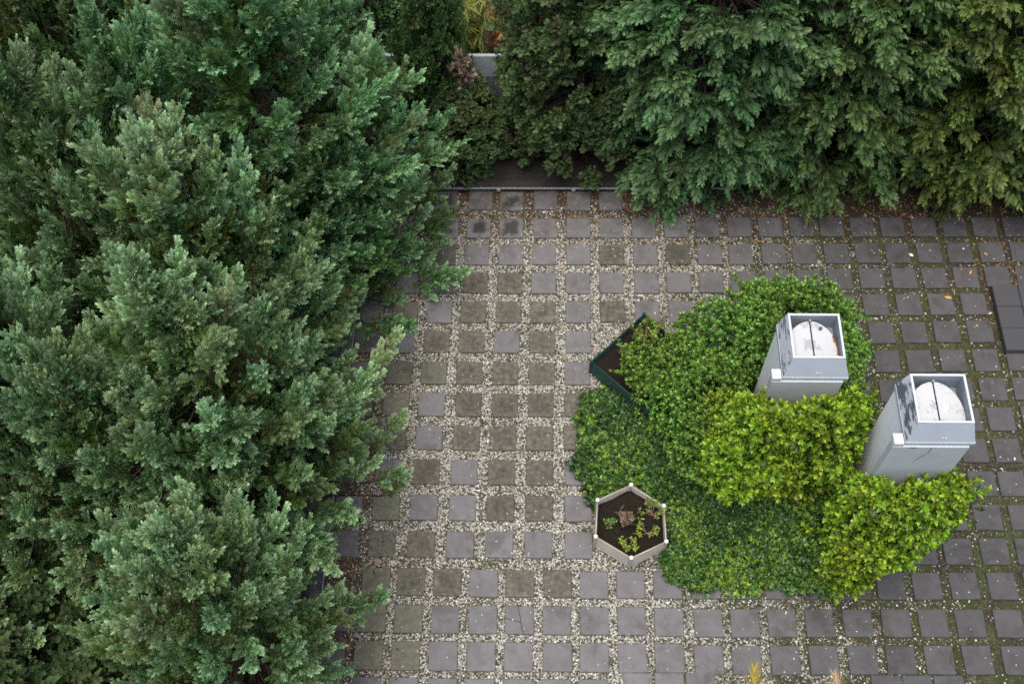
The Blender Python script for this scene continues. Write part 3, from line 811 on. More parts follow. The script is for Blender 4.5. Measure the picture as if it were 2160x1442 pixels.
def cypress_frond(q, L=0.15, nt=6, droop=0.25, w=0.013, ang=0.62, sub=True):
    """flat feathery scale-leaf spray along +Y"""
    V, T = [], []
    bend = lambda p: np.array([p[0], p[1], p[2] - droop * p[1] ** 2 / L - 1.6 * p[0] ** 2])
    def add(b, t, ww, tv0, tv1):
        k = kite(b, t, ww, q.normal(0, 0.003)); V.extend(bend(p) for p in k); T.extend([tv0, (tv0 + tv1) / 2, tv1, (tv0 + tv1) / 2])
    add(np.array([0, 0.0, 0]), np.array([0, L * 0.55, 0]), w * 0.7, 0.0, 0.45)
    add(np.array([0, L * 0.45, 0]), np.array([q.normal(0, .004), L * 1.02, 0]), w, 0.4, 1.0)
    for i in range(nt):
        t = 0.10 + 0.72 * i / (nt - 1)
        l = L * (0.50 * (1 - t) ** 0.6 + 0.15)
        for sgn in (-1, 1):
            a = ang + q.normal(0, 0.09)
            b = np.array([0, L * (t + q.normal(0, .02)), 0])
            tip = b + l * q.uniform(0.8, 1.15) * np.array([sgn * math.sin(a), math.cos(a), q.normal(0, 0.10)])
            add(b, tip, w * q.uniform(0.9, 1.25), 0.25 + 0.4 * t, 0.6 + 0.4 * t)
            if sub and l > L * 0.36:
                m = b + (tip - b) * 0.45
                a2 = a - 0.55
                add(m, m + l * 0.5 * np.array([sgn * math.sin(a2), math.cos(a2), q.normal(0, 0.1)]), w * 0.95, 0.4, 0.85)
    V = np.array(V); n = len(V) // 4
    return V, np.arange(4 * n).reshape(n, 4), np.stack([np.array(T), np.zeros(4 * n), np.zeros(4 * n)], 1)

def spray(q, fronds, L=0.42, n=13, spread=0.8, flat=0.35, droop=0.1, size=(0.7, 1.1)):
    """a shoot of several fronds along +Y"""
    t = np.concatenate([np.linspace(0.15, 0.95, n), [0.98]])
    side = np.where(np.arange(n + 1) % 2, 1.0, -1.0)
    a = spread * (1.05 - 0.55 * t) * side; a[-1] = 0
    d = np.stack([np.sin(a), np.cos(a), q.normal(0, flat, n + 1)], 1)
    pos = np.stack([q.normal(0, .006, n + 1), t * L, -droop * (t * L) ** 2 / L + q.normal(0, 0.012, n + 1)], 1)
    sc = q.uniform(*size, n + 1) * (1.1 - 0.35 * t)
    M = frames(d, q.normal(0, 0.45, n + 1), q) * sc[:, None, None]
    tint = np.stack([0.45 * (t - 0.75), q.random(n + 1), 0 * t], 1)
    return merge(fronds, q.integers(0, len(fronds), n + 1), M, pos, tint)

def clump(q, sprays, L=1.0, n=12, lean=(1.15, 0.35), droop=0.0, size=(0.75, 1.15), start=0.12, stem=True):
    """a whole branch end: sprays set round an axis along +Y, flame shaped"""
    t = np.sort(q.uniform(start, 1.0, n)); t[-1] = 1.0
    az = np.arange(n) * 2.4 + q.normal(0, 0.5, n)
    th = lean[0] + (lean[1] - lean[0]) * t + q.normal(0, 0.12, n); th[-1] = 0.05
    d = np.stack([np.sin(th) * np.cos(az), np.cos(th), np.sin(th) * np.sin(az)], 1)
    d[:, 2] += 0.12
    pos = np.stack([0 * t, t * L * 0.72, -droop * (t * L) ** 2], 1)
    sc = q.uniform(*size, n) * (1.15 - 0.35 * t)
    M = frames(d, q.normal(0, 0.5, n), q) * sc[:, None, None]
    tint = np.stack([0.25 * (t - 0.7), 0 * t, 0 * t], 1)
    return merge(sprays, q.integers(0, len(sprays), n), M, pos, tint)

q0 = np.random.default_rng(21)
FR_LEY = [cypress_frond(q0, 0.105, 5, 0.15, 0.0115, 0.50, False) for _ in range(5)]
SP_LEY = [spray(q0, FR_LEY, 0.28, 14, 0.60, 0.22, 0.05, (0.75, 1.15)) for _ in range(7)]
CL_LEY = [clump(q0, SP_LEY, 1.40, 23, (0.78, 0.20), 0.03, (0.8, 1.15), 0.20) for _ in range(7)]
FR_DRO = [cypress_frond(q0, 0.125, 6, 0.8, 0.0105, 0.50) for _ in range(5)]
SP_DRO = [spray(q0, FR_DRO, 0.28, 11, 0.85, 0.20, 0.5) for _ in range(7)]
CL_DRO = [clump(q0, SP_DRO, 0.85, 12, (1.05, 0.35), 0.25) for _ in range(7)]
FR_THU = [cypress_frond(q0, 0.10, 5, 0.15, 0.0125, 0.70) for _ in range(4)]
SP_THU = [spray(q0, FR_THU, 0.20, 11, 1.1, 0.5, 0.0) for _ in range(6)]
CL_THU = [clump(q0, SP_THU, 0.50, 11, (1.4, 0.5)) for _ in range(6)]

BARK = plain('conifer_bark', (0.065, 0.045, 0.033), 0.9, 0.45, 14)
LEY = leaf_material('cypress_leaf', (0.085, 0.135, 0.024), (0.148, 0.260, 0.105), (0.350, 0.530, 0.285), 0.55, 0.3, 0.36, (0.16, 0.10, 0.05))
DRO = leaf_material('cedar_leaf', (0.036, 0.066, 0.018), (0.080, 0.148, 0.056), (0.165, 0.265, 0.105), 0.5, 0.3, 0.34, (0.12, 0.08, 0.04))
THU = leaf_material('thuja_leaf', (0.04095, 0.06615, 0.0189), (0.0819, 0.1291, 0.04725), (0.1418, 0.2079, 0.0756), 0.6, 0.25, 0.34, (0.12, 0.08, 0.04))

def crown(seed, temps, H, Rad, n, prof, elev, jit=0.18, zmin=0.08, inner=0.35, size=(0.8, 1.2), sag=0.0, lump=0.2, reach=0.75, ecc=1.0):
    """branch ends over a crown of profile prof(t) (t = z/H) round the Z axis; returns mesh data and a list of branches (root, tip)"""
    q = np.random.default_rng(seed)
    # area-weighted heights
    tt = np.linspace(zmin, 1.0, 200); w = np.maximum(prof(tt), 0.12); cdf = np.cumsum(w); cdf /= cdf[-1]
    ni = int(n * inner); N = n + ni
    t = np.interp(q.random(N), cdf, tt)
    # spread azimuths with the golden angle so that there are no bald patches
    az = (np.arange(N) * 2.39996 + q.normal(0, 0.35, N)) % (2 * np.pi)
    lum = 1 + lump * (np.sin(3 * az + 5 * t * H / 2 + seed) * 0.6 + np.sin(5 * az - 3.1 * t * H + 2 * seed) * 0.4)
    r = Rad * prof(t) * lum * (1 + q.normal(0, jit, N) * 0.5)
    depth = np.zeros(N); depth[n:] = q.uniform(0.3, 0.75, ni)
    e = elev(t) + q.normal(0, 0.14, N)
    d = np.stack([np.cos(az) * np.cos(e), np.sin(az) * np.cos(e), np.sin(e)], 1)
    d += q.normal(0, 0.10, d.shape); d = nrm(d)
    sc = q.uniform(*size, N) * np.where(depth > 0, 0.9, 1.0)
    L = reach * sc
    tip = np.stack([np.cos(az) * r * ecc, np.sin(az) * r, t * H], 1)
    tip[:, :2] *= np.maximum(0.15, 1 - depth / np.maximum(r, 0.3))[:, None]
    pos = tip - d * L[:, None]
    # close foliage round the top of the stem
    up_n = max(6, n // 18); ks = q.choice(np.arange(n // 2), up_n, replace=False)
    zz = np.linspace(0.68, 0.97, up_n) * H; aa = np.arange(up_n) * 2.4
    d[ks] = nrm(np.stack([0.42 * np.cos(aa), 0.42 * np.sin(aa), np.ones(up_n)], 1)); tip[ks] = np.stack([0.32 * np.cos(aa) * (1.1 - zz / H) * 2.2, 0.32 * np.sin(aa) * (1.1 - zz / H) * 2.2, zz], 1)
    pos[ks] = tip[ks] - d[ks] * L[ks][:, None]; depth[ks] = 0
    # the top: an upright leader
    k = int(np.setdiff1d(np.arange(n), ks)[0]); d[k] = (0.03, 0.02, 1); tip[k] = (0, 0, H); pos[k] = (0, 0, H - L[k])
    M = frames(d, q.uniform(-0.6, 0.6, N), q) * sc[:, None, None]
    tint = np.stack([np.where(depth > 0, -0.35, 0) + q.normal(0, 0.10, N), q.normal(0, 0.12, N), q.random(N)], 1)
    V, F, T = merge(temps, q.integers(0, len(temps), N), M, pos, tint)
    if sag: V[:, 2] -= sag * (np.hypot(V[:, 0], V[:, 1])) ** 2
    T = np.clip(T, 0, 1)
    br = []
    for i in range(0, N):
        p = pos[i] + d[i] * L[i] * 0.45
        rr = np.hypot(p[0], p[1]); z0 = max(0.1, p[2] - rr * (0.35 + 0.25 * t[i]))
        br.append(((0, 0, z0), p, pos[i], i >= n))
    return V, F, T, br

def trunk_mesh(H, r0, branches, seed):
    q = random.Random(seed); b = MB()
    pts = [(0.05 * math.sin(i * 1.3 + seed), 0.05 * math.cos(i * 1.7 + seed), -0.08 + (H * 0.84 + 0.08) * i / 9) for i in range(10)]
    b.tube(pts, [r0 * (1.25 if i == 0 else 1) * (1 - 0.92 * i / 9) + 0.006 for i in range(10)], 9)
    for k, (a, p, m, inn) in enumerate(branches):
        if inn or k % 1: continue
        a = Vector(a); m = Vector(m); p = Vector(p)
        mid = (a + m) / 2 + Vector((0, 0, 0.06))
        rr = 0.010 + 0.020 * (a - p).length / 2.5
        b.tube([a, mid, m, p], [rr, rr * 0.75, rr * 0.5, rr * 0.22], 5)
    return b.mesh('trunk', True)

CROWNS = {}
def crown_kind(key, mat, r0, **k):
    V, F, T, br = crown(**k)
    me = mesh_np('crown', V, F, T); me.materials.append(mat)
    tm = trunk_mesh(k['H'], r0, br, k['seed']); tm.materials.append(BARK)
    CROWNS[key] = (me, tm)
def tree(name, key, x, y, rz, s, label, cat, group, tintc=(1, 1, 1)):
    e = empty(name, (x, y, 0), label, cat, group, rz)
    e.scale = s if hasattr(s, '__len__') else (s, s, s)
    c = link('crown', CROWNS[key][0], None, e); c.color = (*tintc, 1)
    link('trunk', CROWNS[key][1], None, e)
    return e

cone = lambda t: np.clip((1 - t), 0, 1) ** 0.62 * np.clip(0.55 + 2.2 * t, 0, 1)
broad = lambda t: np.clip((1 - t), 0, 1) ** 0.5 * np.clip(0.6 + 1.6 * t, 0, 1)
column = lambda t: np.clip((1 - t) * 2.6, 0, 1) ** 0.6 * np.clip(0.75 + 2 * t, 0, 1)
ascend = lambda t: 0.62 + 0.68 * t ** 0.9
level = lambda t: 0.05 + 0.6 * t
crown_kind('ley_a', LEY, 0.16, seed=3, temps=CL_LEY, H=6.8, Rad=2.35, n=205, prof=cone, elev=ascend, zmin=0.10, reach=1.15, jit=0.30, size=(0.75, 1.4))
crown_kind('ley_b', LEY, 0.15, seed=8, temps=CL_LEY, H=6.2, Rad=2.15, n=190, prof=broad, elev=ascend, zmin=0.10, reach=1.15, jit=0.30, size=(0.75, 1.4))
crown_kind('dro_a', DRO, 0.15, seed=14, temps=CL_DRO, H=7.0, Rad=1.55, n=290, prof=column, elev=level, zmin=0.03, lump=0.15, reach=0.62)
crown_kind('thu_a', THU, 0.12, seed=19, temps=CL_THU, H=5.4, Rad=1.15, n=330, prof=column, elev=ascend, zmin=0.09, lump=0.16, reach=0.36, size=(0.8, 1.25), inner=0.25)

LG, BGp = 'cypresses over the left of the courtyard', 'conifers in the back bed'
SAGE = (1.22, 1.16, 1.22); BLUE = (0.97, 1.09, 1.08)
tree('cypress_tree', 'ley_b', -3.55, 4.25, 0.4, (0.82, 0.82, 0.88), 'Sage green cypress at the lower left edge, nearest the front pavers', 'tree', LG, SAGE)
tree('cypress_tree', 'ley_a', -3.9, 6.7, 2.1, (1.0, 1.0, 0.95), 'Pale sage cypress reaching over the left paver columns in mid picture', 'tree', LG, SAGE)
tree('cypress_tree', 'ley_b', -4.3, 8.6, 4.0, (1.0, 1.0, 1.0), 'Sage cypress with upswept plumes in front of the blue-green one', 'tree', LG, SAGE)
tree('cypress_tree', 'ley_a', -3.62, 11.1, 5.2, (1.15, 1.15, 1.1), 'Big blue-green cypress whose tips reach the back bed and fence gap', 'tree', LG, BLUE)
tree('cypress_tree', 'ley_b', -6.2, 6.5, 1.0, (1.0, 1.0, 1.15), 'Pale cypress on the far left overhanging the dark corner', 'tree', LG, SAGE)
tree('cypress_tree', 'ley_a', -6.0, 9.4, 3.0, (0.8, 0.8, 1.05), 'Narrow cypress with a pale spire at the upper left', 'tree', LG, SAGE)
tree('cypress_tree', 'ley_b', -6.6, 11.8, 0.2, (0.95, 0.95, 1.05), 'Dull olive cypress behind the pale spire, top left corner', 'tree', LG, (0.80, 0.74, 0.62))
tree('cypress_tree', 'ley_a', -5.6, 14.0, 2.6, (1.0, 1.0, 1.0), 'Dark cypress at the top edge behind the big blue-green one', 'tree', LG, (0.7, 0.85, 0.8))
tree('cypress_tree', 'ley_b', -2.9, 14.9, 3.3, (0.7, 0.7, 0.9), 'Blue-green cypress behind the fence, left of the bamboo', 'tree', LG, BLUE)
tree('cypress_tree', 'ley_a', -5.0, 6.0, 3.7, (0.75, 0.75, 0.9), 'Sage cypress squeezed between the front one and the far left one', 'tree', LG, SAGE)
tree('cypress_tree', 'ley_a', -5.0, 10.1, 0.6, (0.85, 0.85, 0.98), 'Cypress filling the gap left of the big blue-green one', 'tree', LG, (1.0, 1.1, 1.1))
tree('cypress_tree', 'ley_b', -3.2, 10.35, 5.0, (0.72, 0.72, 0.62), 'Low blue-green cypress skirt over the upper left pavers', 'tree', LG, BLUE)
tree('cypress_tree', 'ley_b', -4.0, 12.9, 1.9, (0.9, 0.9, 1.05), 'Blue-green cypress at the top edge, between the big one and the fence', 'tree', LG, BLUE)
tree('cypress_tree', 'ley_b', -8.0, 4.2, 2.0, (1.0, 1.0, 1.1), 'Added cypress beyond the left edge, put there to shade the dark corner', 'tree', LG, SAGE)  # added mostly out of view to darken the lower left ground
tree('cypress_tree', 'ley_a', -8.8, 8.0, 1.4, (1.0, 1.0, 1.1), 'Added shade cypress at the left edge behind the overhanging pale one', 'tree', LG, SAGE)  # added at the frame's side to block light over the left ground

tree('thuja_tree', 'thu_a', -7.0, 3.6, 4.4, (1.3, 1.3, 0.62), 'Added low fill thuja in the lower left corner, tinted dark for its shade', 'tree', LG, (0.6, 0.65, 0.6))  # fill tree added over the corner; its dark tint paints the shade
tree('cypress_tree', 'ley_b', -7.6, 2.0, 2.9, (1.0, 1.0, 1.1), 'Unseen cypress added outside the lower left corner for its shade', 'tree', LG, SAGE)  # unseen tree, added so its crown shades the corner
tree('cypress_tree', 'ley_a', -5.7, 0.7, 0.9, (1.0, 1.0, 0.95), 'Unseen cypress added below the bottom edge for its shade', 'tree', LG, SAGE)  # unseen tree, added in front to cut light on the left bed

tree('thuja_tree', 'thu_a', 1.0, 13.45, 0.7, (1.1, 0.85, 1.0), 'Broad dark thuja in the middle of the back bed, right of the fence gap', 'tree', BGp)
tree('thuja_tree', 'thu_a', -0.95, 13.10, 2.4, (0.55, 0.55, 0.36), 'Short dark thuja with a dead brown top in front of the fence', 'tree', BGp)
tree('thuja_tree', 'thu_a', -1.42, 13.42, 1.1, (0.5, 0.4, 0.80), 'Slim dark thuja against the fence, beside the yellow bamboo', 'tree', BGp, (0.9, 1.1, 0.9))
tree('cedar_tree', 'dro_a', 2.9, 13.2, 0.3, (1.0, 0.95, 1.0), 'Blue-green cedar with drooping fans right of the dark thuja', 'tree', BGp, (0.95, 1.05, 1.0))
tree('cedar_tree', 'dro_a', 5.0, 13.25, 2.0, (0.95, 0.9, 1.0), 'Mid green cedar in the middle of the right-hand back row', 'tree', BGp, (0.95, 0.95, 0.75))
tree('cedar_tree', 'dro_a', 7.1, 13.25, 3.9, (1.05, 0.95, 1.0), 'Yellow-green cedar before the upper right corner', 'tree', BGp, (1.05, 0.88, 0.5))
tree('cedar_tree', 'dro_a', 9.1, 13.2, 5.1, (1.0, 0.95, 1.0), 'Shaded olive cedar at the right edge behind the pink cordyline', 'tree', BGp, (0.85, 0.75, 0.45))

# ------------------------------------------------------------------ broad-leaved shrubs
def leaf_blade(q, L, W, curl=0.25, fold=0.3):
    V = np.array([(0, 0, 0), (-W * .5, L * .35, fold * W * .5), (-W * .38, L * .70, fold * W * .4 - curl * L * .12), (0, L, -curl * L * .35), (W * .38, L * .70, fold * W * .4 - curl * L * .12), (W * .5, L * .35, fold * W * .5)])
    V[:, 2] += q.normal(0, 0.01 * L, 6)
    return V, np.array([(0, 3, 2, 1), (0, 5, 4, 3)])
def rosette(q, nl, L, W, open_=(0.35, 1.25), stemL=0.6):
    """a twig end along +Y with nl leaves spiralling down it"""
    Vs, Fs, Ts = [], [], []
    for i in range(nl):
        t = i / max(1, nl - 1)
        th = open_[0] + (open_[1] - open_[0]) * t + q.normal(0, 0.12); a = i * 2.4 + q.normal(0, 0.25)
        d = np.array([[math.sin(th) * math.cos(a), math.cos(th), math.sin(th) * math.sin(a)]])
        # face of the leaf looks towards the twig's tip
        x = nrm(np.cross(d, np.array([[0, 1.0, 0.001]]))); z = np.cross(x, d)
        M = np.stack([x, d, z], 2)[0]
        k = q.uniform(0.75, 1.1) * (0.75 + 0.35 * t)
        V, F = leaf_blade(q, L * k, W * k)
        V = V @ M.T + np.array([0, L * stemL * (1 - t), 0])
        Fs.append(F + 6 * i); Vs.append(V)
        Ts.append(np.tile([[1 - t * 0.75, q.random(), 0]], (6, 1)))
    return np.concatenate(Vs), np.concatenate(Fs), np.concatenate(Ts)
VENT_BOX = [(3.405 - 0.22, 3.405 + 0.72, 7.365 - 0.14, 7.365 + 0.69), (4.65 - 0.22, 4.65 + 0.72, 6.24 - 0.14, 6.24 + 0.69)]
def lump_points(q, lumps, n, depth=0.25, zlo=0.0, rough=0.10):
    """points near the outer surface of a union of ellipsoids (cx,cy,cz,rx,ry,rz)"""
    lu = np.array(lumps, float); area = (lu[:, 3] * lu[:, 4] + lu[:, 3] * lu[:, 5] + lu[:, 4] * lu[:, 5]); out_p, out_n, out_d = [], [], []
    got = 0
    while got < n:
        k = q.choice(len(lu), 20000, p=area / area.sum())
        s = nrm(q.normal(0, 1, (20000, 3)))
        nn = nrm(s / lu[k, 3:6])
        ph = s[:, 0] * 7 + s[:, 1] * 9 + s[:, 2] * 6 + k
        dd = q.exponential(depth * 0.45, 20000)
        rad = 1 + rough * (np.sin(ph * 1.3) * 0.5 + np.sin(ph * 2.7 + 1) * 0.5)
        p = lu[k, :3] + s * lu[k, 3:6] * rad[:, None] - nn * dd[:, None]
        ok = (p[:, 2] > zlo) & (dd < depth * 2)
        for i in range(len(lu)):
            f = (((p - lu[i, :3]) / np.maximum(lu[i, 3:6] - depth * 1.2, 0.1)) ** 2).sum(1)
            ok &= (f > 1) | (k == i)
        for a, b, c, d in VENT_BOX: ok &= ~((p[:, 0] > a) & (p[:, 0] < b) & (p[:, 1] > c) & (p[:, 1] < d))
        out_p.append(p[ok]); out_n.append(nn[ok]); out_d.append(dd[ok]); got += ok.sum()
    return np.concatenate(out_p)[:n], np.concatenate(out_n)[:n], np.concatenate(out_d)[:n]
def bumpy(lumps, seed, k=9, r=(0.22, 0.40)):
    q = np.random.default_rng(seed); out = list(lumps)
    for c in lumps:
        for _ in range(k):
            d = nrm(q.normal(0, 1, 3)); d[2] = abs(d[2]) * 0.9 + 0.05
            p = np.array(c[:3]) + d * np.array(c[3:]) * 0.90
            rr = q.uniform(*r) * min(1, min(c[3:]) / 0.6)
            out.append((*p, rr * q.uniform(.8, 1.2), rr * q.uniform(.8, 1.2), rr * q.uniform(.8, 1.3)))
    return out
def shrub(name, loc, lumps, n, ros, mat, label, depth=0.3, upw=0.6, size=(0.65, 1.3), seed=1, tintc=(1, 1, 1), stems=10, stub=None):
    q = np.random.default_rng(seed)
    core = lumps; lumps = bumpy(lumps, seed)
    e = empty(name, loc, label, 'shrub')
    P, Nn, D = lump_points(q, lumps, n, depth)
    # stray shoots stand proud of the mound
    nstr = n // 60
    for i in q.choice(n, nstr, replace=False):
        if D[i] < depth * 0.3:
            dr = nrm(Nn[i] + np.array([0, 0, 0.5]) + q.normal(0, 0.35, 3)); k = int(q.integers(4, 8)); js = q.integers(0, n, k)
            P[js] = P[i] + dr * np.linspace(0.03, q.uniform(0.12, 0.30), k)[:, None]; Nn[js] = dr; D[js] = 0
    d = nrm(Nn + np.array([0, 0, upw]) + q.normal(0, 0.45, P.shape))
    sc = q.uniform(*size, n)
    M = frames(d, q.uniform(-3.1, 3.1, n), q) * sc[:, None, None]
    pat = 0.5 + 0.35 * np.sin(P[:, 0] * 3.1 + seed) * np.sin(P[:, 1] * 2.7) + q.normal(0, 0.25, n)
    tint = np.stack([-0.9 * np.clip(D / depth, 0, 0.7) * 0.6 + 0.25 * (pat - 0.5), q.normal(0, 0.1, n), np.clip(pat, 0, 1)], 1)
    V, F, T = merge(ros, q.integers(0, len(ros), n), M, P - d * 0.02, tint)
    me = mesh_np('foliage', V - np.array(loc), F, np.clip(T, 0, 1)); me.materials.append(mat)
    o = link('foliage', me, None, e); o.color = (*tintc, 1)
    b = MB(); rr = random.Random(seed); k = 0
    while k < stems:
        i = rr.randrange(n); p = P[i]
        lu = core[rr.randrange(len(core))]
        a = (lu[0] + rr.uniform(-.25, .25) * lu[3], lu[1] + rr.uniform(-.25, .25) * lu[4], -0.05)
        m = tuple((a[j] + p[j]) / 2 + (0, 0, 0.15)[j] for j in range(3))
        if any(x0 < s_[0] < x1 and y0 < s_[1] < y1 for x0, x1, y0, y1 in VENT_BOX for s_ in (a, m)): k += 1; continue
        b.tube([Vector(a) - Vector(loc), Vector(m) - Vector(loc), Vector(p) - Vector(loc)], [0.02, 0.012, 0.005], 6); k += 1
    if len(b.bm.verts): b.build('stem', BARK, e, smooth=True)
    else: b.bm.free()
    return e
q1 = np.random.default_rng(5)
ROS_S = [rosette(q1, 9, 0.056, 0.026) for _ in range(8)]
ROS_B = [rosette(q1, 8, 0.085, 0.044, (0.3, 1.35)) for _ in range(8)]
ROS_G = [rosette(q1, 6, 0.060, 0.034, (0.8, 1.45), 0.4) for _ in range(8)]
LIME = leaf_material('lime_leaf', (0.024, 0.060, 0.006), (0.148, 0.262, 0.018), (0.370, 0.490, 0.034), 0.35, 0.5, 0.28)
FRESH = leaf_material('fresh_leaf', (0.028, 0.072, 0.012), (0.105, 0.220, 0.034), (0.300, 0.470, 0.078), 0.40, 0.42, 0.28)
DEEP = leaf_material('groundcover_leaf', (0.016, 0.042, 0.010), (0.042, 0.104, 0.022), (0.165, 0.260, 0.026), 0.34, 0.42, 0.2)

shrub('leafy_bush', (3.1, 8.7, 0), [(3.15, 8.75, 0.8, 1.05, 0.80, 1.15), (3.9, 9.0, 1.0, 1.0, 0.65, 1.15), (2.35, 8.40, 0.5, 0.68, 0.60, 0.80), (4.35, 8.3, 1.0, 0.50, 0.80, 1.05), (2.75, 7.75, 0.8, 0.75, 0.9, 1.05), (4.5, 7.6, 1.0, 0.32, 0.7, 1.0)],
      20000, ROS_S, FRESH, 'Fresh green small-leaved bush behind and left of the left vent', seed=2)
shrub('clipped_hedge', (3.7, 6.5, 0), [(3.15, 6.80, 1.5, 0.58, 0.42, 1.35), (3.8, 6.80, 1.5, 0.68, 0.42, 1.42), (4.25, 7.0, 1.4, 0.32, 0.45, 1.40), (2.90, 7.05, 1.2, 0.42, 0.50, 1.3)],
      9000, ROS_B, LIME, 'Bright lime green hedge in front of the left vent', seed=3)
shrub('clipped_hedge', (5.0, 5.6, 0), [(4.48, 5.85, 1.25, 0.34, 0.36, 1.45), (4.95, 5.80, 1.4, 0.48, 0.34, 1.38), (5.36, 5.90, 1.7, 0.25, 0.28, 1.00), (4.55, 5.66, 0.7, 0.36, 0.34, 0.85)],
      7000, ROS_B, LIME, 'Bright lime green hedge at the foot of the vent nearest the right edge', seed=4)

# ground cover, one spreading carpet (uncountable)
def inside(poly, x, y):
    c = np.zeros(len(x), bool); j = len(poly) - 1
    for i in range(len(poly)):
        xi, yi = poly[i]; xj, yj = poly[j]
        c ^= ((yi > y) != (yj > y)) & (x < (xj - xi) * (y - yi) / (yj - yi + 1e-12) + xi); j = i
    return c
GC = [(0.94, 8.5), (0.86, 8.0), (0.84, 7.3), (0.98, 6.85), (1.05, 6.62), (1.5, 6.95), (2.12, 6.68), (2.12, 6.02), (1.95, 5.85), (2.25, 5.52), (2.7, 5.45), (3.1, 5.38), (3.6, 5.46), (4.05, 5.42), (4.4, 5.25), (4.75, 5.6), (5.05, 5.85), (5.3, 6.2), (4.9, 7.2), (4.6, 8.0), (2.4, 8.4), (1.75, 8.15), (1.3, 8.6)]
def carpet(n, seed):
    q = np.random.default_rng(seed); P = []
    got = 0; poly = np.array(GC)
    while got < n:
        x, y = q.uniform(0.7, 5.5, 20000), q.uniform(5.0, 8.8, 20000)
        wob = 0.07 * np.sin(x * 9 + 1) * np.sin(y * 8) + q.normal(0, 0.035, 20000)
        ok = inside(GC, x + wob, y + wob)
        x, y = x[ok], y[ok]
        ed = np.full(len(x), 9.0)
        for (ax, ay), (bx, by) in zip(poly, np.roll(poly, -1, 0)):
            t = np.clip(((x - ax) * (bx - ax) + (y - ay) * (by - ay)) / ((bx - ax) ** 2 + (by - ay) ** 2), 0, 1)
            ed = np.minimum(ed, np.hypot(x - ax - t * (bx - ax), y - ay - t * (by - ay)))
        h = 0.05 + 0.24 * np.clip(ed / 0.35, 0, 1) ** 0.6 + 0.05 * np.sin(x * 5.3) * np.sin(y * 4.7 + 1) + 1.0 * np.clip(1 - np.hypot((x - 3.7) / 1.3, (y - 6.75) / 1.15), 0, 1)
        z = h - q.exponential(0.05, len(x))
        k = z > 0.0
        for a, b, c, d in VENT_BOX: k &= ~((x > a) & (x < b) & (y > c) & (y < d))
        P.append(np.stack([x, y, z], 1)[k]); got += k.sum()
    P = np.concatenate(P)[:n]
    d = nrm(np.array([0, 0, 1.0]) + q.normal(0, 0.5, P.shape))
    sc = q.uniform(0.75, 1.2, n); M = frames(d, q.uniform(-3.1, 3.1, n), q) * sc[:, None, None]
    young = (np.sin(P[:, 0] * 4 + 2) * np.sin(P[:, 1] * 3.7) * 0.3 + q.random(n)) > 0.72
    rim = np.clip((6.1 - P[:, 1]) / 0.6, 0, 1) * 0.25
    tint = np.stack([np.where(young, 0.15, -0.42) + rim, q.normal(0, 0.15, n), q.random(n)], 1)
    V, F, T = merge(ROS_G, q.integers(0, 8, n), M, P, tint)
    me = mesh_np('groundcover', V, F, np.clip(T, 0, 1)); me.materials.append(DEEP)
    return tag(link('groundcover', me), 'Dark glossy groundcover carpet spreading left and in front of the hedges', 'groundcover', kind='stuff')
carpet(16000, 6)
bed('bed_ground', [(1.15, 8.3), (1.05, 7.2), (1.3, 6.9), (2.3, 5.8), (3.4, 5.7), (4.2, 5.6), (4.6, 5.8), (5.1, 6.3), (4.85, 7.5), (4.7, 8.9), (3.9, 9.4), (2.4, 9.3)], 0.012)

# ------------------------------------------------------------------ small plants
TWIG = plain('dry_stem', (0.30, 0.20, 0.12), 0.8, 0.3, 20)
SPROUT = leaf_material('seedling_leaf', (0.06, 0.11, 0.02), (0.14, 0.22, 0.045), (0.26, 0.32, 0.07), 0.45, 0.4, 0.25)
def seedling(x, y, z, h, n, spread, label, seed, mat=SPROUT, ros=None, name='seedling', tintc=(1, 1, 1)):
    q = np.random.default_rng(seed); e = empty(name, (x, y, z), label, 'plant', 'seedlings in the cream planter')
    b = MB(); P, D = [], []
    for i in range(n):
        a = q.uniform(0, 6.28); r = spread * q.uniform(0.3, 1); tip = np.array([r * math.cos(a), r * math.sin(a), h * q.uniform(0.6, 1.1)])
        b.tube([(0, 0, -0.02), tuple(tip * 0.5 + [0, 0, 0.02]), tuple(tip)], [0.005, 0.004, 0.002], 5)
        for k in range(3): P.append(tip * (0.6 + 0.2 * k)); D.append([math.cos(a + k * 2), math.sin(a + k * 2), 1.2])
    b.build('stem', TWIG, e)
    P, D = np.array(P), np.array(D); m = len(P)
    V, F, T = merge(ros or ROS_S, q.integers(0, 8, m), frames(D, q.uniform(-3, 3, m), q) * q.uniform(0.9, 1.5, m)[:, None, None], P, np.stack([q.normal(0, .1, m), q.normal(0, .1, m), q.random(m)], 1))
    me = mesh_np('leaves', V, F, np.clip(T, 0, 1)); me.materials.append(mat)
    link('leaves', me, None, e).color = (*tintc, 1)
    return e
sz = 0.17
ROS_T = [rosette(q1, 5, 0.042, 0.022, (0.5, 1.5), 1.0) for _ in range(8)]
seedling(1.90, 6.50, sz, 0.20, 9, 0.22, 'Bushy green seedling at the right rear corner of the cream planter', 1, ros=ROS_T)
seedling(1.30, 6.33, sz, 0.09, 5, 0.13, 'Small blue-green seedling on the left in the cream planter', 2, ros=ROS_T, tintc=(0.7, 0.9, 1.1))
seedling(1.54, 6.02, sz, 0.13, 9, 0.20, 'Yellow-green seedling at the front of the cream planter', 3, ros=ROS_T, tintc=(1.2, 1.15, 0.8))
seedling(1.82, 6.20, sz, 0.17, 6, 0.20, 'Leggy yellowing seedling on the right in the cream planter', 4, ros=ROS_T, tintc=(1.2, 1.1, 0.8))
DRYL = leaf_material('dry_leaf', (0.16, 0.115, 0.065), (0.32, 0.24, 0.15), (0.46, 0.36, 0.24), 0.8, 0.1, 0.1)
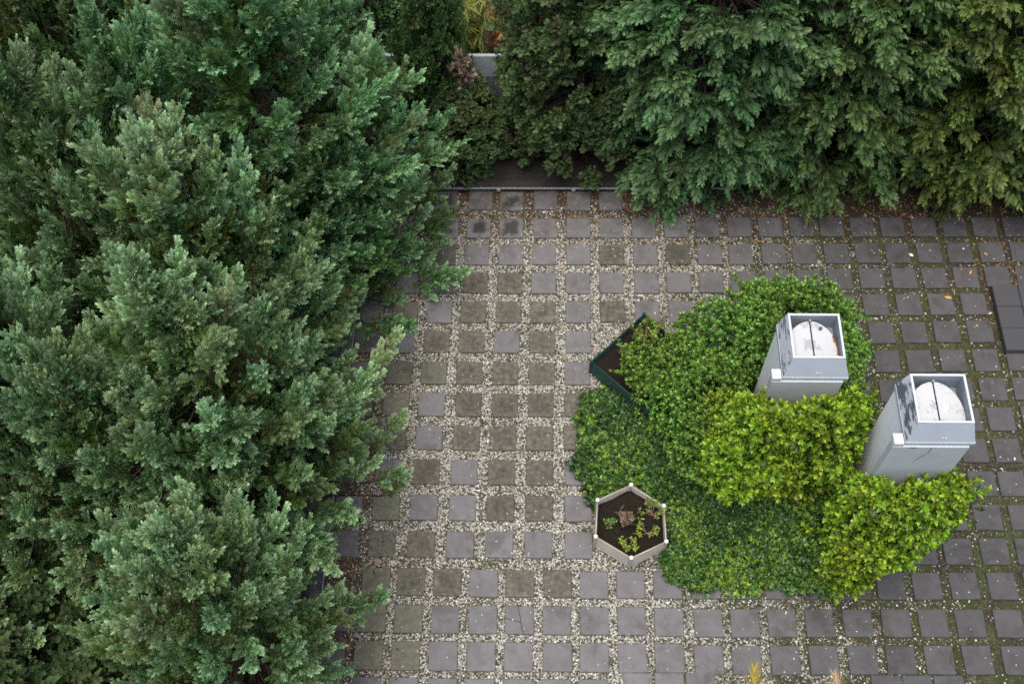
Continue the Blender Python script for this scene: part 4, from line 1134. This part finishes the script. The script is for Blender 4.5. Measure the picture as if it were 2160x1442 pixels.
seedling(1.52, 6.38, sz, 0.28, 11, 0.13, 'Dead tan sprig standing in the middle of the cream planter', 5, DRYL, [leafy for leafy in FR_THU + FR_THU], 'dead_plant')
seedling(1.62, 9.10, 0.22, 0.22, 6, 0.2, 'Light green sprig growing in the dark green planter', 6, ros=ROS_T)['group'] = 'sprigs in the green planter'
seedling(1.93, 9.42, 0.22, 0.36, 12, 0.26, 'Leafy green sprig overhanging the rear corner of the dark green planter', 7)['group'] = 'sprigs in the green planter'

# dead brown top of the short thuja
DEADF = leaf_material('dead_frond', (0.075, 0.058, 0.045), (0.140, 0.110, 0.088), (0.230, 0.165, 0.115), 0.85, 0.1, 0.05)
def spike(parent_loc, n, h, seed, name, temps, mat, label=None):
    q = np.random.default_rng(seed)
    P = np.stack([q.normal(0, 0.10, n), q.normal(0, 0.10, n), q.uniform(0, h, n)], 1); P[:, :2] *= (1.1 - P[:, 2:] / h)
    d = nrm(np.stack([q.normal(0, .5, n), q.normal(0, .5, n), q.uniform(.4, 1.2, n)], 1))
    V, F, T = merge(temps, q.integers(0, len(temps), n), frames(d, q.uniform(-3, 3, n), q) * q.uniform(.6, 1.1, n)[:, None, None], P, np.stack([q.normal(0, .2, n), q.random(n) * .3, q.random(n)], 1))
    me = mesh_np(name, V, F, np.clip(T, 0, 1)); me.materials.append(mat)
    return me
short = [o for o in scene.objects if o.get('label', '').startswith('Short dark thuja')][0]
dt = link('dead_top', spike(None, 34, 0.75, 3, 'dead_top', SP_THU, DEADF), None, short, (0, 0, 1.75 / 0.36))
dt.scale = (1 / 0.55, 1 / 0.55, 1 / 0.36); dt['label'] = 'dead brown top shoots'

# strap-leaved plants: bamboo and the glowing leaf bank behind the fence, cordyline, palm
def straps(q, n, L, W, org, spread, up_, droop=0.5, seg=5, lo=0.0):
    """n arching strap leaves from points org"""
    Vs, Fs, Ts = [], [], []
    for i in range(n):
        o = org[i % len(org)]; a = q.uniform(0, 6.28); e = q.uniform(*up_)
        d = np.array([math.cos(a) * math.cos(e), math.sin(a) * math.cos(e), math.sin(e)]); s = np.array([-math.sin(a), math.cos(a), 0])
        l = L * q.uniform(0.65, 1.2); w = W * q.uniform(0.7, 1.2); V = []
        for k in range(seg + 1):
            t = k / seg; c = o + d * l * t + np.array([0, 0, -droop * l * t * t]); hw = w / 2 * (math.sin(math.pi * min(1, 0.12 + 0.88 * t)) ** 0.7 if t < 1 else 0.02)
            V += [c - s * hw, c + s * hw]
        b = len(Vs) * 2 * (seg + 1)
        Vs.append(np.array(V)); Fs.append(np.array([(b + 2 * k, b + 2 * k + 1, b + 2 * k + 3, b + 2 * k + 2) for k in range(seg)])); c0, c1 = q.random(), q.random()
        Ts.append(np.stack([np.repeat(np.linspace(0.3, 1, seg + 1), 2) * (0.5 + .5 * c0), np.full(2 * seg + 2, c1), np.full(2 * seg + 2, c0)], 1))
    return np.concatenate(Vs), np.concatenate(Fs), np.clip(np.concatenate(Ts), 0, 1)
BAM = leaf_material('bamboo_leaf', (0.07, 0.10, 0.015), (0.16, 0.19, 0.03), (0.34, 0.30, 0.05), 0.5, 0.3, 0.3)
RUS = leaf_material('rusty_leaf', (0.15, 0.10, 0.03), (0.36, 0.17, 0.06), (0.50, 0.26, 0.10), 0.6, 0.2, 0.25)
def strap_plant(name, x, y, canes, h, L, W, n, mat, label, cat, seed, spread=0.35, up_=(-0.3, 0.9), droop=0.5, canemat=TWIG, group=None):
    q = np.random.default_rng(seed); e = empty(name, (x, y, 0), label, cat, group); b = MB(); org = []
    for i in range(canes):
        a = q.uniform(0, 6.28); r = spread * q.uniform(0.2, 1) ; bx, by = r * math.cos(a), r * math.sin(a); hh = h * q.uniform(0.75, 1.1)
        b.tube([(bx * .6, by * .6, -0.05), (bx, by, hh * .5), (bx * 1.35, by * 1.35, hh)], [0.014, 0.011, 0.005], 6)
        for k in range(6):
            t = 0.25 + 0.75 * k / 5; org.append(np.array([bx * (0.7 + .65 * t), by * (.7 + .65 * t), hh * t]))
    b.build('cane', canemat, e)
    V, F, T = straps(q, n, L, W, org, spread, up_, droop)
    me = mesh_np('leaves', V, F, T); me.materials.append(mat); link('leaves', me, None, e)
    return e
BHG = 'plants beyond the fence'
strap_plant('bamboo', -1.15, 15.2, 9, 1.9, 0.26, 0.030, 900, BAM, 'Yellow-green bamboo showing above the fence gap', 'bamboo', 1, 0.5, group=BHG)
strap_plant('bamboo', -0.75, 16.3, 9, 1.7, 0.24, 0.028, 800, BAM, 'Golden bamboo farther back, by the top edge of the gap', 'bamboo', 2, 0.55, group=BHG)
strap_plant('rusty_shrub', -0.28, 15.5, 10, 1.1, 0.12, 0.045, 1200, RUS, 'Rust-orange leafy shrub beyond the fence beside the dark thuja', 'shrub', 3, 0.5, group=BHG)
strap_plant('rusty_shrub', 0.3, 16.6, 9, 1.0, 0.12, 0.04, 800, RUS, 'Rust-brown shrub at the top edge, mostly behind the dark thuja', 'shrub', 8, 0.5, group=BHG)
CORD = leaf_material('cordyline_leaf', (0.05, 0.09, 0.025), (0.085, 0.12, 0.04), (0.28, 0.11, 0.16), 0.45, 0.4, 0.2)
strap_plant('cordyline', 8.0, 12.35, 6, 1.5, 0.40, 0.05, 260, CORD, 'Cordyline with dark green and pink strap leaves at the right edge', 'plant', 4, 0.26, (0.0, 1.2), 0.7, BARK)

# palm fronds reaching in at the bottom edge
PALM = leaf_material('palm_leaf', (0.186, 0.155, 0.0124), (0.2852, 0.2232, 0.0248), (0.341, 0.2604, 0.0496), 0.45, 0.35, 0.25)
PALMD = leaf_material('dry_palm_leaf', (0.21, 0.144, 0.06), (0.288, 0.216, 0.12), (0.36, 0.288, 0.192), 0.7, 0.2, 0.2)
def frond(L, n, ll, lw, seed):
    q = np.random.default_rng(seed); Vs, Fs, Ts = [], [], []; b = 0
    for i in range(n):
        t = 0.18 + 0.82 * i / (n - 1)
        for sgn in (-1, 1):
            o = np.array([0, t * L, 0.30 * L * math.sin(t * 1.9)]); a = 0.85 - 0.6 * t
            d = np.array([sgn * math.sin(a), math.cos(a), 0.18 + q.normal(0, .06)]); l = ll * math.sin(math.pi * (0.2 + 0.72 * t)) ** 0.6 * q.uniform(.85, 1.1); s = np.array([d[1], -d[0], 0.5 * sgn]) * lw / 2
            V = []
            for k in range(4):
                u = k / 3; c = o + d * l * u + np.array([0, 0, -0.22 * l * u * u]); V += [c - s * (1 - u) ** .6, c + s * (1 - u) ** .6]
            Vs.append(np.array(V)); Fs.append(np.array([(b + 2 * k, b + 2 * k + 1, b + 2 * k + 3, b + 2 * k + 2) for k in range(3)])); b += 8
            Ts.append(np.tile([[q.random(), q.random(), q.random()]], (8, 1)))
    return np.concatenate(Vs), np.concatenate(Fs), np.concatenate(Ts)
def palm(x, y, h, specs, label, mat):
    e = empty('palm', (x, y, 0), label, 'palm', 'palms at the bottom edge')
    MB().tube([(0, 0, -0.05), (0.02, 0, h * .5), (0, 0, h)], [0.06, 0.05, 0.045], 9).build('trunk', BARK, e, smooth=True)
    for rz, L, seed in specs:
        V, F, T = frond(L, 15, 0.30, 0.020, seed); me = mesh_np('frond', V, F, T); me.materials.append(mat)
        f = link('frond', me, None, e, (0, 0, h), (0, 0, rz))
        MB().tube([(0, t * L, 0.30 * L * math.sin(t * 1.9)) for t in np.linspace(0, 1, 8)], [0.010 * (1 - .8 * t) for t in np.linspace(0, 1, 8)], 6).build('rib', TWIG, f)
    return e
palm(2.85, 3.25, 1.0, [(-0.15, 0.78, 1), (1.6, 0.7, 2), (3.4, 0.7, 3), (-1.8, 0.7, 4)], 'Yellow palm frond poking in at the bottom edge', PALM)
palm(4.05, 3.15, 1.0, [(0.12, 0.79, 5), (-0.95, 0.85, 6), (2.6, 0.7, 7), (4.1, 0.7, 8)], 'Dry pale palm fronds at the bottom edge, right of the yellow one', PALMD)
